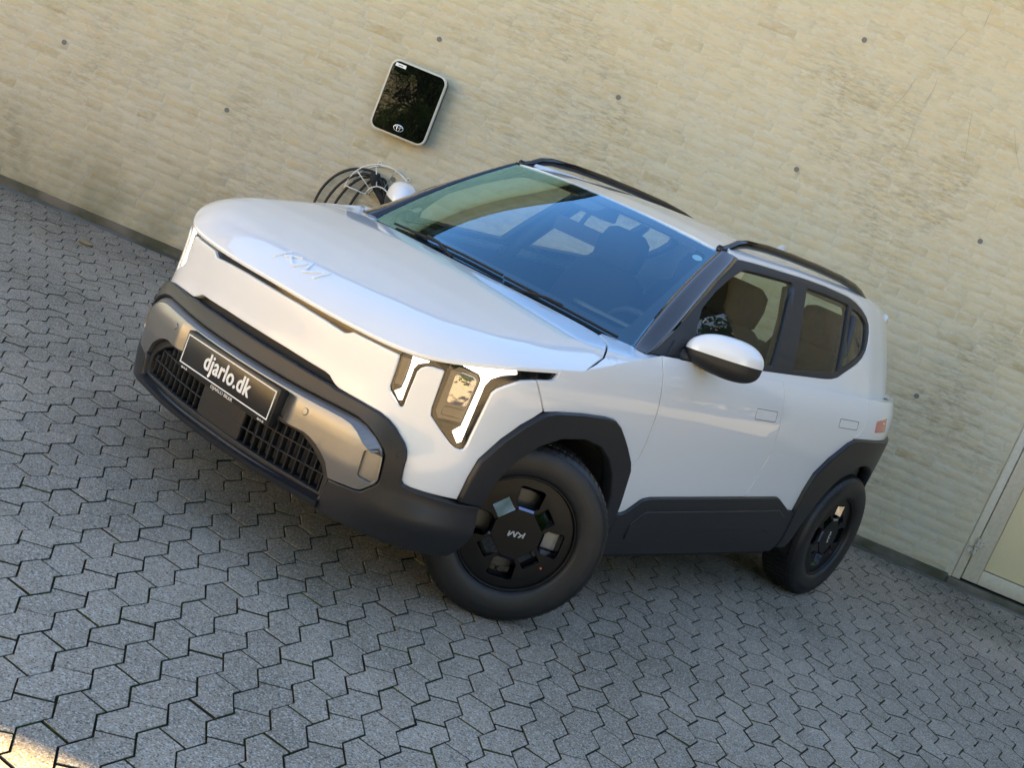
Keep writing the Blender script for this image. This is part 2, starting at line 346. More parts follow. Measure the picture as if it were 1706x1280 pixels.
# hood and its emblem
he = [tuple(map(float, np.array(outline(s)[:2]) + np.array(outline(s)[2:]) * .004)) for s in np.linspace(0, 1.30, 60)]
he += [(.041, .874), (-.028, .851), (-.095, .806), (-.15, .765), (-.185, .725), (-.215, .67), (-.213, .60), (-.202, .52), (-.165, .30), (-.145, .15), (-.138, 0)]
hd = panel('hood', [(x, y) for x, y in he] + [(x, -y) for x, y in he[-2:0:-1]], hood, PAINT, CAR, T=.016, bev=.004, grid=.035)
def logo_strokes(w):
    return [[(.05, 0), (.22, 1)], [(.30, .38), (.78, 1)], [(.44, .58), (1.0, 0), (1.28, 1), (1.52, 0), (2.12, 1), (2.02, 0)]]
def stroke_poly(pts, w):
    P = np.array(pts); L = []; Rr = []
    for i in range(len(P)):
        a = P[max(i - 1, 0)]; b = P[min(i + 1, len(P) - 1)]; t = (b - a) / np.linalg.norm(b - a); n = np.array([-t[1], t[0]]); L.append(tuple(P[i] + n * w)); Rr.append(tuple(P[i] - n * w))
    return L + Rr[::-1]
mb = MB()
for st in logo_strokes(1):
    pl = [(.724 - .052 * q, -.112 + .112 * p) for p, q in stroke_poly(st, .085)]
    for i in range(len(st) - 1):
        seg = [(.726 - .056 * q, -.115 + .112 * p) for p, q in stroke_poly(st[i:i + 2], .06)]
        V, Fc, N = panel_data(seg, hood, off=.006, T=.006, bev=.0012, grid=.02, seg=.02); mb.add(V, Fc)
emb = mb.build('emblem', PAINT, hd)
tag(emb, 'raised white letter emblem on the hood nose')
# front skin
f_half = FASC_TOP + SMALL + MAIN + [(1.074 - gap, .935), (1.117 - gap, .887), (1.163 - gap, .834)] + ARCH_F_OUT[5::-1] + FASC_LOW[1:] + [(.388, .682), (.372, .692), (.35, .696), (.168, .702), (0, .703)]
panel('front_fascia', sym(f_half), body, PAINT, CAR, T=.03, bev=.0035, grid=.04, seg=.02)
fend = [(1.163 + gap, .834), (1.117 + gap, .887), (1.074 + gap, .936), (1.10, .940), (1.135, .944), (1.152, .950), (1.164, .966), (1.168, .992)] + [(s, float(lipz(s)) - .006) for s in (1.2, 1.25, 1.3)] + [(s, float(lipz(s))) for s in (1.36, 1.45, 1.6, 1.7)] + [(s - gap, z) for s, z in SHUT_FD] + ARCH_F_OUT[14:6:-1]
panel('fender', fend, body, PAINT, CAR, mirror=True, bev=.0008, grid=.04, T=.035)
ftop = [(.036, .880), (-.033, .856), (-.100, .811), (-.155, .770), (-.190, .730), (-.222, .672), (-.26, .655), (-.30, .68), (-.345, .738), (-.40, .80), (-.44, .850)] + [tuple(map(float, body(np.array([q]), np.array([float(lipz(q))]))[0][:2])) for q in (1.83, 1.75, 1.65, 1.55, 1.45, 1.36, 1.31)]
panel('fender_top', ftop, hood, PAINT, CAR, mirror=True, bev=.002, grid=.03)
fd = [(s + gap, z) for s, z in SHUT_FD] + [(1.832, .645), (1.86, .536), (1.88, .46)] + SILL_TOP[1:7] + [(s - gap, z) for s, z in SHUT_DD[::-1]]
dF = panel('door', fd, body, PAINT, CAR, mirror=True, grid=.05, T=.035, bev=.0008)
rd = [(s + gap, z) for s, z in SHUT_DD] + SILL_TOP[7:] + ARCH_R_OUT[:6] + [(s - gap, z) for s, z in SHUT_DQ[::-1]]
dR = panel('door', rd, body, PAINT, CAR, mirror=True, grid=.05, T=.035, bev=.0008)
qp = [(s + gap, z) for s, z in SHUT_DQ] + ARCH_R_OUT[6:] + [(4.62, .911), (4.62, 1.06), (4.60, 1.106)]
panel('quarter_panel', qp, body, PAINT, CAR, mirror=True, grid=.04)
panel('tailgate', [(4.625, .62), (4.625, 1.10), (2 * SMAX - 4.625, 1.10), (2 * SMAX - 4.625, .62)], lambda s, z, off=0.: body(np.where(s > SMAX, s - 2 * SMAX, s), z, off), PAINT, CAR, grid=.06)
for o in (0, 1):
    for i, d in enumerate((dF[o], dR[o])):
        s0, s1, z0, z1 = ((2.642, 2.826, .931, .975), (3.524, 3.73, .953, .992))[i]
        hp = rnd([(s0, z0), (s1 + .01, z0), (s1, z1), (s0 - .01, z1)], .008, 2)
        V, Fc, N = panel_data(hp, body, off=.0015, T=.010, bev=.003, grid=.04); sg = np.array([1, 1 - 2 * o, 1]); mesh('handle', V * sg, [f[::1 - 2 * o] for f in Fc], PAINT, d, True, N * sg)
        ring = rnd([(s0 - .005, z0 - .003), (s1 + .014, z0 - .003), (s1 + .004, z1 + .003), (s0 - .014, z1 + .003)], .01, 2)
        V, Fc, N = panel_data(ring, body, off=.0006, T=.004, bev=.0004, holes=[inset(ring[::-1] if area(ring) < 0 else ring, .0022)], grid=.2); mesh('handle_gap', V * sg, [f[::1 - 2 * o] for f in Fc], MATTEBLK, d, True, N * sg)
# shoulder that closes the body side to the greenhouse
for sg in (1, -1):
    S = np.concatenate([np.linspace(1.84, 3.6, 20), np.linspace(3.65, 4.62, 24)]); a = body(S, 0 * S + 1.098, -.001); xg = np.maximum(a[:, 0], -2.985); bq = green(xg, 0 * S - .012, -.001); n = len(S)
    V = np.concatenate([a, .5 * a + .5 * bq + np.array([0, .004, .004]), bq]) * np.array([1, sg, 1])
    Fc = [(r * n + i, r * n + i + 1, (r + 1) * n + i + 1, (r + 1) * n + i) for r in range(2) for i in range(n - 1)]
    mesh('shoulder', V, Fc if sg > 0 else [f[::-1] for f in Fc], PAINT, CAR, True)
Sr = np.linspace(4.40, 2 * SMAX - 4.40, 60); cap = body(np.where(Sr > SMAX, Sr - 2 * SMAX, Sr), 0 * Sr + 1.100, -.004); mesh('rear_deck', cap, [tuple(range(60))], PAINT, CAR)
for sg in (1, -1):        # black strips behind the door gaps, painting in their shade
    for k_, ln in enumerate((SHUT_FD, SHUT_DD, SHUT_DQ)):
        panel('seam_backing', [(sg * (a - .012), b) for a, b in ln] + [(sg * (a + .012), b) for a, b in ln[::-1]], body, MATTEBLK, CAR, off=-.0035, T=.004, bev=.0005, grid=.1)
# greenhouse skin
DLO = [(-.44, -.008), (-.62, .001), (-.806, .010), (-1.234, .025), (-1.60, .038), (-1.912, .049), (-2.0, .056), (-2.077, .069), (-2.231, .118), (-2.36, .158), (-2.443, .19), (-2.51, .232), (-2.554, .280), (-2.585, .33), (-2.59, .375), (-2.55, .41), (-2.472, .440), (-2.37, .464), (-2.259, .479), (-1.934, .492), (-1.547, .491), (-1.108, .489), (-1.03, .488)]
APO = [(-.345, -.02), (-.369, -.009), (-.50, .10), (-.659, .232), (-.84, .363), (-1.03, .488)]
SIDE = [(-.46, -.022), (-1.2, -.022), (-2.2, -.022), (-2.99, -.022), (-3.01, .09), (-3.04, .2), (-3.08, .34), (-3.12, .42), (-3.17, .46), (-3.15, .53), (-3.05, .60), (-2.0, .61), (-1.12, .61), (-1.02, .56), (-.985, .515)]
bs = panel('body_side', SIDE + [(x, v) for x, v in DLO[::-1]], green, PAINT, CAR, mirror=True, grid=.05, bev=.003)
GLF = [(-.66, .070), (-.69, .16), (-.725, .236), (-.84, .322), (-.965, .393), (-1.06, .436), (-1.10, .444), (-1.545, .450), (-1.555, .444), (-1.456, .267), (-1.345, .060), (-1.33, .054), (-.958, .040), (-.67, .034)]
GLR = [(-1.712, .447), (-1.93, .447), (-2.235, .436), (-2.245, .428), (-2.165, .27), (-2.075, .100), (-2.05, .093), (-1.80, .075), (-1.555, .058)]
GLQ = [(-2.295, .425), (-2.38, .420), (-2.47, .402), (-2.53, .372), (-2.535, .345), (-2.51, .285), (-2.47, .235), (-2.40, .198), (-2.25, .148), (-2.118, .112)]
panel('window_frame', [(x, v) for x, v in APO[1:-1]] + [(x, v) for x, v in DLO[::-1]], green, CLAD2, CAR, mirror=True, off=-.003, holes=[GLF, GLR, GLQ], T=.03, bev=.003, grid=.05)
for nm, g in (('front_window', GLF), ('rear_window', GLR), ('quarter_window', GLQ)):
    c = np.mean(g, 0); gg = [tuple(np.array(p) + (np.array(p) - c) / np.linalg.norm(np.array(p) - c) * .008) for p in g]
    panel(nm, gg, green, SIDEGL, CAR, mirror=True, off=-.012, T=.0005, bev=.0001, grid=.06)
# pillars of the windscreen: black strip between screen edge and the doors
def pillar(sy):
    n = 24; V = []; Fc = []
    for i in range(n + 1):
        t = i / n; a = wind(np.array([1.0]), np.array([t * 1.0 - .005]))[0]
        k = np.array(APO); L = np.concatenate([[0], np.cumsum(np.linalg.norm(np.diff(k, axis=0), axis=1))]); q = t * L[-1]
        b = green(np.array([np.interp(q, L, k[:, 0])]), np.array([np.interp(q, L, k[:, 1])]))[0]
        ad = a + np.array([.0, 0, -.004]); m1 = a * .7 + b * .3 + np.array([.004, .004, .010]); m2 = a * .3 + b * .7 + np.array([.003, .008, .006])
        for p in (ad, a + np.array([.002, .002, .004]), m1, m2, b + np.array([0, .002, .001]), b + np.array([0, -.02, -.02])): V.append(p * np.array([1, sy, 1]))
    for i in range(n):
        for j in range(5):
            q = (i * 6 + j, i * 6 + j + 1, i * 6 + j + 7, i * 6 + j + 6); Fc.append(q if sy > 0 else q[::-1])
    mesh('windscreen_pillar', V, Fc, PILLARBLK, CAR, True)
pillar(1); pillar(-1)
# windscreen, printed border, roof
WSO = [(-1, 0), (-.6, -.01), (0, -.012), (.6, -.01), (1, 0), (1.0, .33), (1.0, .66), (1, .99), (.5, .995), (0, .995), (-.5, .995), (-1, .99), (-1, .66), (-1, .33)]
scr = panel('windscreen', WSO, wind, SHIELD, CAR, T=.0006, bev=.0001, grid=.08, seg=.05)
FRI = rnd([(-.92, .085), (0, .075), (.92, .085), (.955, .5), (.965, .93), (.14, .935), (.12, .82), (-.12, .82), (-.14, .935), (-.965, .93), (-.955, .5)], .06, 4)
panel('printed_border', [(a * .998, b) for a, b in WSO], wind, GLOSSBLK, scr, off=-.006, T=.001, bev=.0002, grid=.08, holes=[FRI], seg=.05)
for (u, v, m, r) in ((.925, .865, BLUEST, .028), (-.855, .215, STEEL, .03)):
    panel('sticker', [(u + r * 1.25 * math.cos(t), v + r * .9 * math.sin(t)) for t in np.linspace(0, 2 * math.pi, 20, endpoint=False)], wind, m, scr, off=-.009, T=.0005, bev=.0001, grid=.1)
tops = [tuple(map(float, wind(np.array([u]), np.array([1.]))[0][:2])) for u in np.linspace(-.97, .97, 21)]
rf = [(x - .003, y) for x, y in tops] + [(-1.12, .545), (-2.0, .545), (-2.6, .52), (-3.0, .47), (-3.2, .44), (-3.27, .2), (-3.28, 0), (-3.27, -.2), (-3.2, -.44), (-3.0, -.47), (-2.6, -.52), (-2.0, -.545), (-1.12, -.545)]
rfo = panel('roof', rf, roof, PAINT, CAR, grid=.06, T=.02, bev=.003)
# tailgate glass and a closing panel above the rear body
mb = MB(); rp = [body(np.array([SMAX - k]), np.array([1.10]))[0] for k in (0, .3, .5, .62)]; tp_ = [(-3.24, 0, 1.485), (-3.23, .20, 1.48), (-3.16, .36, 1.47), (-3.10, .42, 1.45)]
Lp = [(p[0], sg * p[1], p[2]) for sg in (-1, 1) for p in (rp[::-1] if sg < 0 else rp[1:])]; Tp = [(p[0], sg * p[1], p[2]) for sg in (-1, 1) for p in (tp_[::-1] if sg < 0 else tp_[1:])]
n = len(Lp); mesh('tailgate_window', Lp + Tp, [(i, i + 1, n + i + 1, n + i) for i in range(n - 1)], SIDEGL, CAR)
panel('rear_spoiler', [(-3.10, .50), (-3.10, -.50), (-3.32, -.42), (-3.35, 0), (-3.32, .42)], lambda x, y, off=0.: roof(x, y, off + .012), PAINT, CAR, T=.035, bev=.008, grid=.08)
# roof rails
for sg in (1, -1):
    P = [(-.955, .578, 1.540), (-.985, .578, 1.552), (-1.03, .576, 1.580), (-1.09, .574, 1.608), (-1.17, .572, 1.624), (-1.35, .570, 1.636), (-1.6, .567, 1.640), (-1.9, .562, 1.638), (-2.2, .553, 1.630), (-2.4, .545, 1.616), (-2.52, .538, 1.598), (-2.62, .530, 1.574), (-2.70, .526, 1.556)]
    MB().tube([(x, sg * y, z - .028 * min(1, i / 2)) for i, (x, y, z) in enumerate(P)], [.013, .014, .014] + [.0145] * 8 + [.013, .009], 10, sy=1.35).build('roof_rail', GLOSSBLK, CAR, smooth=True)
# aerial fin
mb = MB(); fin = [(-2.45, 0, 1.575), (-2.52, 0, 1.61), (-2.58, 0, 1.642), (-2.62, 0, 1.640), (-2.645, 0, 1.57)]
V = []; 
for w, z in ((.030, -.03), (.018, 0), (.004, .0)):
    pass
for i, (x, y, z) in enumerate(fin): V += [(x, -.028 + .02 * (i in (2, 3)), 1.572), (x, -.006, z), (x, .006, z), (x, .028 - .02 * (i in (2, 3)), 1.572)]
mb.add(V, [(4 * i + j, 4 * i + j + 1, 4 * i + j + 5, 4 * i + j + 4) for i in range(4) for j in range(3)]); mb.build('aerial', PAINT, CAR, smooth=True)
# --- lamp band under the hood lip and the lamps
band = [(a, b + .002) for a, b in STRIP_UP] + [(1.172, .99), (1.172, .93), (1.06, .918), (.955, .862), (.932, .80), (.925, .63), (.86, .627), (.742, .705), (.737, .857), (.705, .86), (.678, .845), (.674, .70), (.655, .694), (.582, .742), (.578, .857), (.40, .857), (.37, .835), (.20, .842), (0, .846)]
lb = panel('lamp_band', sym(band), body, GLOSSBLK, CAR, off=-.014, T=.03, bev=.001, grid=.04)
SM_L = [(.594, .862), (.598, .756), (.654, .714), (.657, .775), (.658, .84), (.668, .858), (.70, .872), (.74, .877), (.70, .893), (.60, .875)]
DRL_S = [(.630, .875), (.689, .882), (.689, .877), (.655, .858), (.648, .838), (.649, .754), (.651, .727), (.641, .722), (.615, .744), (.634, .762), (.636, .794), (.634, .85)]
DRL_M = [(.798, .918), (.86, .935), (.985, .952), (.992, .938), (.939, .920), (.905, .897), (.893, .868), (.893, .712), (.893, .662), (.880, .654), (.848, .686), (.872, .712), (.876, .868), (.874, .886), (.860, .900), (.80, .908)]
REF_M = [(.768, .880), (.790, .902), (.855, .893), (.868, .880), (.866, .722), (.784, .714), (.768, .735)]
REF_S = [(.598, .858), (.628, .866), (.629, .77), (.602, .764)]
for sg in (1, -1):
    fl = lambda p: [(sg * a, b) for a, b in p]
    hl = panel('headlight', fl(rnd([(.753, .872), (.757, .742), (.764, .716), (.86, .648), (.885, .640), (.908, .644), (.914, .713), (.920, .826), (.924, .860), (.962, .893), (1.015, .925), (1.13, .948), (1.150, .966), (1.152, .986), (1.066, .980), (.956, .963), (.86, .945), (.80, .927), (.757, .9)], .012, 2)), body, LENSGL, CAR, off=-.003, T=.0006, bev=.0001, grid=.05)
    panel('daylight_strip', fl(DRL_M), body, DRL, hl, off=-.009, T=.006, bev=.0015, grid=.03)
    panel('lamp_chamber', fl(REF_M), body, SMOKED, hl, off=-.0125, T=.004, bev=.002, grid=.03)
    panel('reflector', fl(rnd([(.790, .772), (.862, .778), (.864, .872), (.852, .884), (.800, .886), (.786, .868)], .012, 3)), body, CHROME, hl, off=lambda s_, z_: -.0105 + .004 * np.cos((np.abs(s_) - .825) * 38) * np.cos((z_ - .83) * 26), T=.004, bev=.003, grid=.015)
    panel('reflector', fl(rnd([(.788, .728), (.860, .734), (.861, .768), (.790, .762)], .008, 2)), body, SMOKED, hl, off=-.0095, T=.004, bev=.003, grid=.02)
    panel('lamp_bezel', fl([(.775, .708), (.862, .716), (.850, .690), (.870, .662)]), body, GLOSSBLK, hl, off=-.010, T=.004, bev=.002, grid=.05)
    sl_ = panel('inner_lamp', fl(SM_L), body, LENSGL, CAR, off=-.003, T=.0006, bev=.0001, grid=.05)
    panel('daylight_strip', fl(DRL_S), body, DRL, sl_, off=-.009, T=.006, bev=.0015, grid=.03)
    panel('reflector', fl(REF_S), body, SMOKED, sl_, off=-.0115, T=.004, bev=.002, grid=.03)
# --- slot shadow backing, lower bumper
panel('slot_backing', sym([(0, .715), (.40, .715), (.45, .66), (0, .65)]), body, MATTEBLK, CAR, off=-.03, T=.004, bev=.0005, grid=.08)
SILV_TOP = [(0, .608), (.233, .608), (.505, .611), (.545, .610), (.582, .602), (.624, .581), (.655, .556), (.668, .536), (.672, .50), (.677, .455), (.672, .440), (.660, .426), (.640, .402), (.622, .397), (.588, .394), (.532, .389)]
clad = [(0, .674), (.2, .674), (.395, .668), (.43, .663)] + FASC_LOW[12:0:-1] + [(.957, .456), (1.053, .460), (1.060, .365), (1.052, .300), (1.035, .262), (1.005, .246), (.815, .252), (.659, .262), (.517, .268), (.3, .285), (0, .292)]
CLH = [(a, b) for a, b in SILV_TOP] + [(.520, .32), (.512, .306), (.325, .313), (0, .318)]
def inset_hole(p, d): q = sym(p); q = q if area(q) > 0 else q[::-1]; return inset(q, d)
def clad_off(s, z):
    s = np.abs(s); k = np.clip((s - .62) / .2, 0, 1); low = np.clip((.44 - z) / .07, 0, 1)
    return .020 + .020 * k * low * np.clip((z - .22) / .12, 0, 1) + .004 * np.sin(np.clip((z - .3) / .15, 0, 1) * 3.14) * k
panel('bumper', sym(clad), body, CLAD, CAR, off=clad_off, T=.035, bev=.007, grid=.03, holes=[inset_hole(CLH, -.003)])
silv = SILV_TOP + [(.520, .41), (.506, .436), (.480, .456), (.45, .474), (.42, .485), (.39, .491), (.31, .489), (0, .488)]
POCK = rnd([(.612, .530), (.645, .553), (.660, .545), (.671, .452), (.660, .437), (.618, .442)], .006, 2)
SV = sym(silv); tope = sym(SILV_TOP)
top_line = [(-a, b) for a, b in SILV_TOP[::-1]] + SILV_TOP[1:]
def sdist(s, z):
    d = np.full(np.shape(s), 9.)
    for (x1, y1), (x2, y2) in zip(top_line[:-1], top_line[1:]):
        t = np.clip(((s - x1) * (x2 - x1) + (z - y1) * (y2 - y1)) / ((x2 - x1) ** 2 + (y2 - y1) ** 2), 0, 1); d = np.minimum(d, np.hypot(s - x1 - t * (x2 - x1), z - y1 - t * (y2 - y1)))
    return d
def silv_off(s, z): return .026 - .006 * np.clip((.47 - z) / .08, 0, 1) - .034 * np.clip((.318 - np.abs(s)) / .05, 0, 1) * np.clip((.582 - z) / .004, 0, 1)
BEV_W = [(0, .020), (.233, .020), (.505, .022), (.545, .026), (.582, .032), (.624, .038), (.655, .030), (.668, .002)]
TL = dens([(-a, b) for a, b in SILV_TOP[7:0:-1]] + SILV_TOP[:8], .02, False); IL = []
for i, q in enumerate(TL):
    t_ = np.array(TL[min(i + 1, len(TL) - 1)]) - np.array(TL[max(i - 1, 0)]); t_ /= np.linalg.norm(t_); w_ = float(np.interp(abs(q[0]), [a for a, _ in BEV_W], [b for _, b in BEV_W])); IL.append((q[0] + t_[1] * w_, q[1] - t_[0] * w_))
low = SILV_TOP[8:] + silv[len(SILV_TOP):]
face = IL[::1] + low + [(-a, b) for a, b in low[::-1] if a > 1e-6]
sv = panel('bumper_insert', face, body, SILVER, CAR, off=silv_off, T=.02, bev=.0012, grid=.025, holes=[POCK, [(-a, b) for a, b in POCK]], seg=.02)
ta, ia = np.array(TL), np.array(IL); P0, _, _ = frame(body, ta[:, 0], ta[:, 1], .006); P1, _, _ = frame(body, ia[:, 0], ia[:, 1], .0255); nq = len(TL)
mesh('insert_bevel', np.concatenate([P0, P1]), [(nq + i, nq + i + 1, i + 1, i) for i in range(nq - 1)], SILVER, sv)
for sg in (1, -1):
    panel('pocket', [(sg * a, b) for a, b in POCK], body, SILVER, sv, off=.008, T=.004, bev=.0005, grid=.05)
    for a, b, m in ((.368, .553, STEEL), (.712, .560, CLAD2)):
        panel('parking_sensor', [(sg * (a + .011 * math.cos(t)), b + .011 * math.sin(t)) for t in np.linspace(0, 2 * math.pi, 16, endpoint=False)], body, m if m is CLAD2 else SILVER, CAR, off=.030 if a < .5 else .0245, T=.006, bev=.002, grid=.1)
# grille: dark surround, backing, radar block, bars
SUR = [(0, .492), (.31, .493), (.40, .495), (.46, .474), (.51, .440), (.528, .405), (.53, .31), (0, .31)]
OPEN = [(0, .474), (.29, .474), (.375, .474), (.43, .450), (.485, .410), (.505, .385), (.508, .322), (.325, .326), (0, .330)]
gs = panel('grille', sym(SUR), body, CLAD2, CAR, off=.004, T=.05, bev=.004, grid=.05, holes=[sym(OPEN)])
panel('grille_backing', sym([(0, .50), (.5, .48), (.54, .30), (0, .30)]), body, MATTEBLK, gs, off=-.05, T=.004, bev=.0005, grid=.08)
for z in (.432, .380):
    panel('grille_bar', [(-.505, z), (-.505, z + .0045), (.505, z + .0045), (.505, z)], body, CLAD, gs, off=-.004, T=.012, bev=.001, grid=.1)
k = 0
for i in range(-13, 14):
    s = i * .038
    if abs(s) < .125: continue
    zt = .472 if abs(s) < .37 else .472 - (abs(s) - .37) * .55
    panel('grille_bar', [(s - .002, .324), (s + .002, .324), (s + .002, zt), (s - .002, zt)], body, CLAD, gs, off=-.008, T=.03, bev=.0006, grid=.1)
panel('radar_cover', rnd([(-.12, .326), (.12, .326), (.12, .44), (-.12, .44)], .01, 2), body, CLAD2, gs, off=-.006, T=.02, bev=.003, grid=.06)
# lower splitter ledge
S = np.linspace(-.53, .53, 41); A_ = body(S, 0 * S + .316, -.02); B_ = body(S, 0 * S + .300, .036); C_ = body(S, 0 * S + .280, .034); D_ = body(S, 0 * S + .262, -.02)
V = np.concatenate([A_, B_, C_, D_]); n = len(S)
mesh('splitter', V, [(r * n + i, r * n + n + i, r * n + n + i + 1, r * n + i + 1) for r in range(3) for i in range(n - 1)], CLAD, CAR)
# number plate on its holder
PX = .840
ph = MB().box((PX - .05, -.268, .446), (PX - .003, .268, .584)).build('number_plate_holder', CLAD2, CAR, bevel=.004)
pl = MB().box((PX - .003, -.262, .458), (PX, .262, .578)).build('number_plate', PLATEBLK, ph, bevel=.001)
tag(pl, 'black plate with white border and white lettering')
mb = MB()
y, z, w = .256, (.464, .572), .0042
mb.box((PX, -y, z[0]), (PX + .0012, y, z[0] + w)).box((PX, -y, z[1] - w), (PX + .0012, y, z[1])).box((PX, -y, z[0] + w), (PX + .0012, -y + w, z[1] - w)).box((PX, y - w, z[0] + w), (PX + .0012, y, z[1] - w))
mb.build('plate_border', WHITEPRINT, pl)
def text(name, body_, size, mat, parent, mtx, extrude=.0006, offset=0., spacing=1.0, width=None):
    cu = bpy.data.curves.new(name, 'FONT'); cu.body = body_; cu.size = size; cu.extrude = extrude; cu.align_x = 'CENTER'; cu.align_y = 'CENTER'; cu.offset = offset; cu.space_character = spacing
    t = bpy.data.objects.new(name, cu); COL.objects.link(t); bpy.context.view_layer.update()
    me = bpy.data.meshes.new_from_object(t.evaluated_get(bpy.context.evaluated_depsgraph_get())); bpy.data.objects.remove(t)
    if width:
        xs = [v.co.x for v in me.vertices]; k = width / (max(xs) - min(xs)); me.transform(Matrix.Diagonal((k, 1, 1, 1)))
    me.transform(mtx); me.materials.clear(); me.materials.append(mat); return link(name, me, parent)
def face_x(x, y, z): return Matrix(((0, 0, 1, x), (1, 0, 0, y), (0, 1, 0, z), (0, 0, 0, 1)))
for k_, (dy, dz) in enumerate(((0, 0), (.0022, 0), (-.0022, 0), (0, .0016), (0, -.0016))): text('plate_lettering', 'djarlo.dk', .088, WHITEPRINT, pl, face_x(PX + .0006 + .00004 * k_, dy, .520 + dz), spacing=1.06, width=.262)
text('holder_lettering', 'DJARLO BILER', .017, WHITEPRINT, ph, face_x(PX - .0025, 0, .4515), width=.125)
for s_ in (-1, 1): text('holder_lettering', 'djarlo.dk', .011, WHITEPRINT, ph, face_x(PX - .0025, s_ * .225, .4515), width=.036)
# --- wheel arches, sills, underside
af = ARCH_F_OUT + [(1.90, .30), (1.90, .275), (1.83, .27)] + ARCH_F_IN[::-1]
panel('wheel_arch', af, body, CLAD, CAR, mirror=True, off=lambda s, z: .022 + 0 * s, T=.05, bev=.007, grid=.04)
inr = [(4.02 - .425 * math.cos(t), .345 + .425 * math.sin(t)) for t in np.linspace(-.12, math.pi + .02, 22)]
ar = ARCH_R_OUT + [(4.62, .911), (4.62, .46), (4.55, .36), (4.50, .30), (4.455, .29)] + inr[::-1] + [(3.56, .29), (3.50, .29)]
panel('wheel_arch', ar, body, CLAD, CAR, mirror=True, off=lambda s, z: .022 * np.clip((4.75 - s) / .5, .2, 1), T=.05, bev=.007, grid=.04)
sl2 = [(1.884, .456)] + [(a, b - .002) for a, b in SILL_TOP[1:]] + [(3.50, .30), (3.48, .262), (1.905, .262), (1.90, .30)]
sill = panel('sill', sl2, body, CLAD, CAR, mirror=True, off=.016, T=.03, bev=.006, grid=.06)
PAD = rnd([(2.01, .420), (2.079, .478), (3.276, .507), (3.386, .466), (3.393, .380), (3.290, .377), (3.2, .402), (2.18, .383), (2.119, .347), (2.025, .347)], .012, 2)
for o, sg in ((sill[0], 1), (sill[1], -1)):
    panel('sill_pad', [(sg * a, b) for a, b in PAD], body, CLAD, o, off=.022, T=.008, bev=.005, grid=.06)
panel('rear_bumper', [(4.625, .32), (4.625, .612), (2 * SMAX - 4.625, .612), (2 * SMAX - 4.625, .32)], lambda s, z, off=0.: body(np.where(s > SMAX, s - 2 * SMAX, s), z, off), CLAD, CAR, off=.012, grid=.08, bev=.004)
for sg in (1, -1):
    panel('tail_light', [(sg * a, b) for a, b in rnd([(3.965, 1.010), (4.125, 1.030), (4.165, .955), (3.99, .950)], .008, 2)], body, RED, CAR, off=.001, T=.004, bev=.001, grid=.06)
MB().box((-3.20, -.60, .20), (.45, .60, .30)).box((-2.2, -.78, .20), (-.52, .78, .36)).build('underbody', MATTEBLK, CAR)
for cx in (0, -2.68):
    for sg in (1, -1):
        mb = MB(); N_ = 20; V = []; R_ = .412
        for i in range(N_ + 1):
            t = math.pi * (-.08 + 1.16 * i / N_); p = (cx + R_ * math.cos(t), .345 + R_ * math.sin(t))
            V += [(p[0], sg * .56, p[1]), (p[0], sg * ((.885 if p[0] < .2 else .84) if cx == 0 else .865 - .40 * max(0, -2.70 - p[0])), p[1])]
        mb.add(V, [(2 * i, 2 * i + 1, 2 * i + 3, 2 * i + 2) for i in range(N_)] + [tuple(2 * i for i in range(N_ + 1))])
        mb.build('wheel_well', MATTEBLK, CAR)
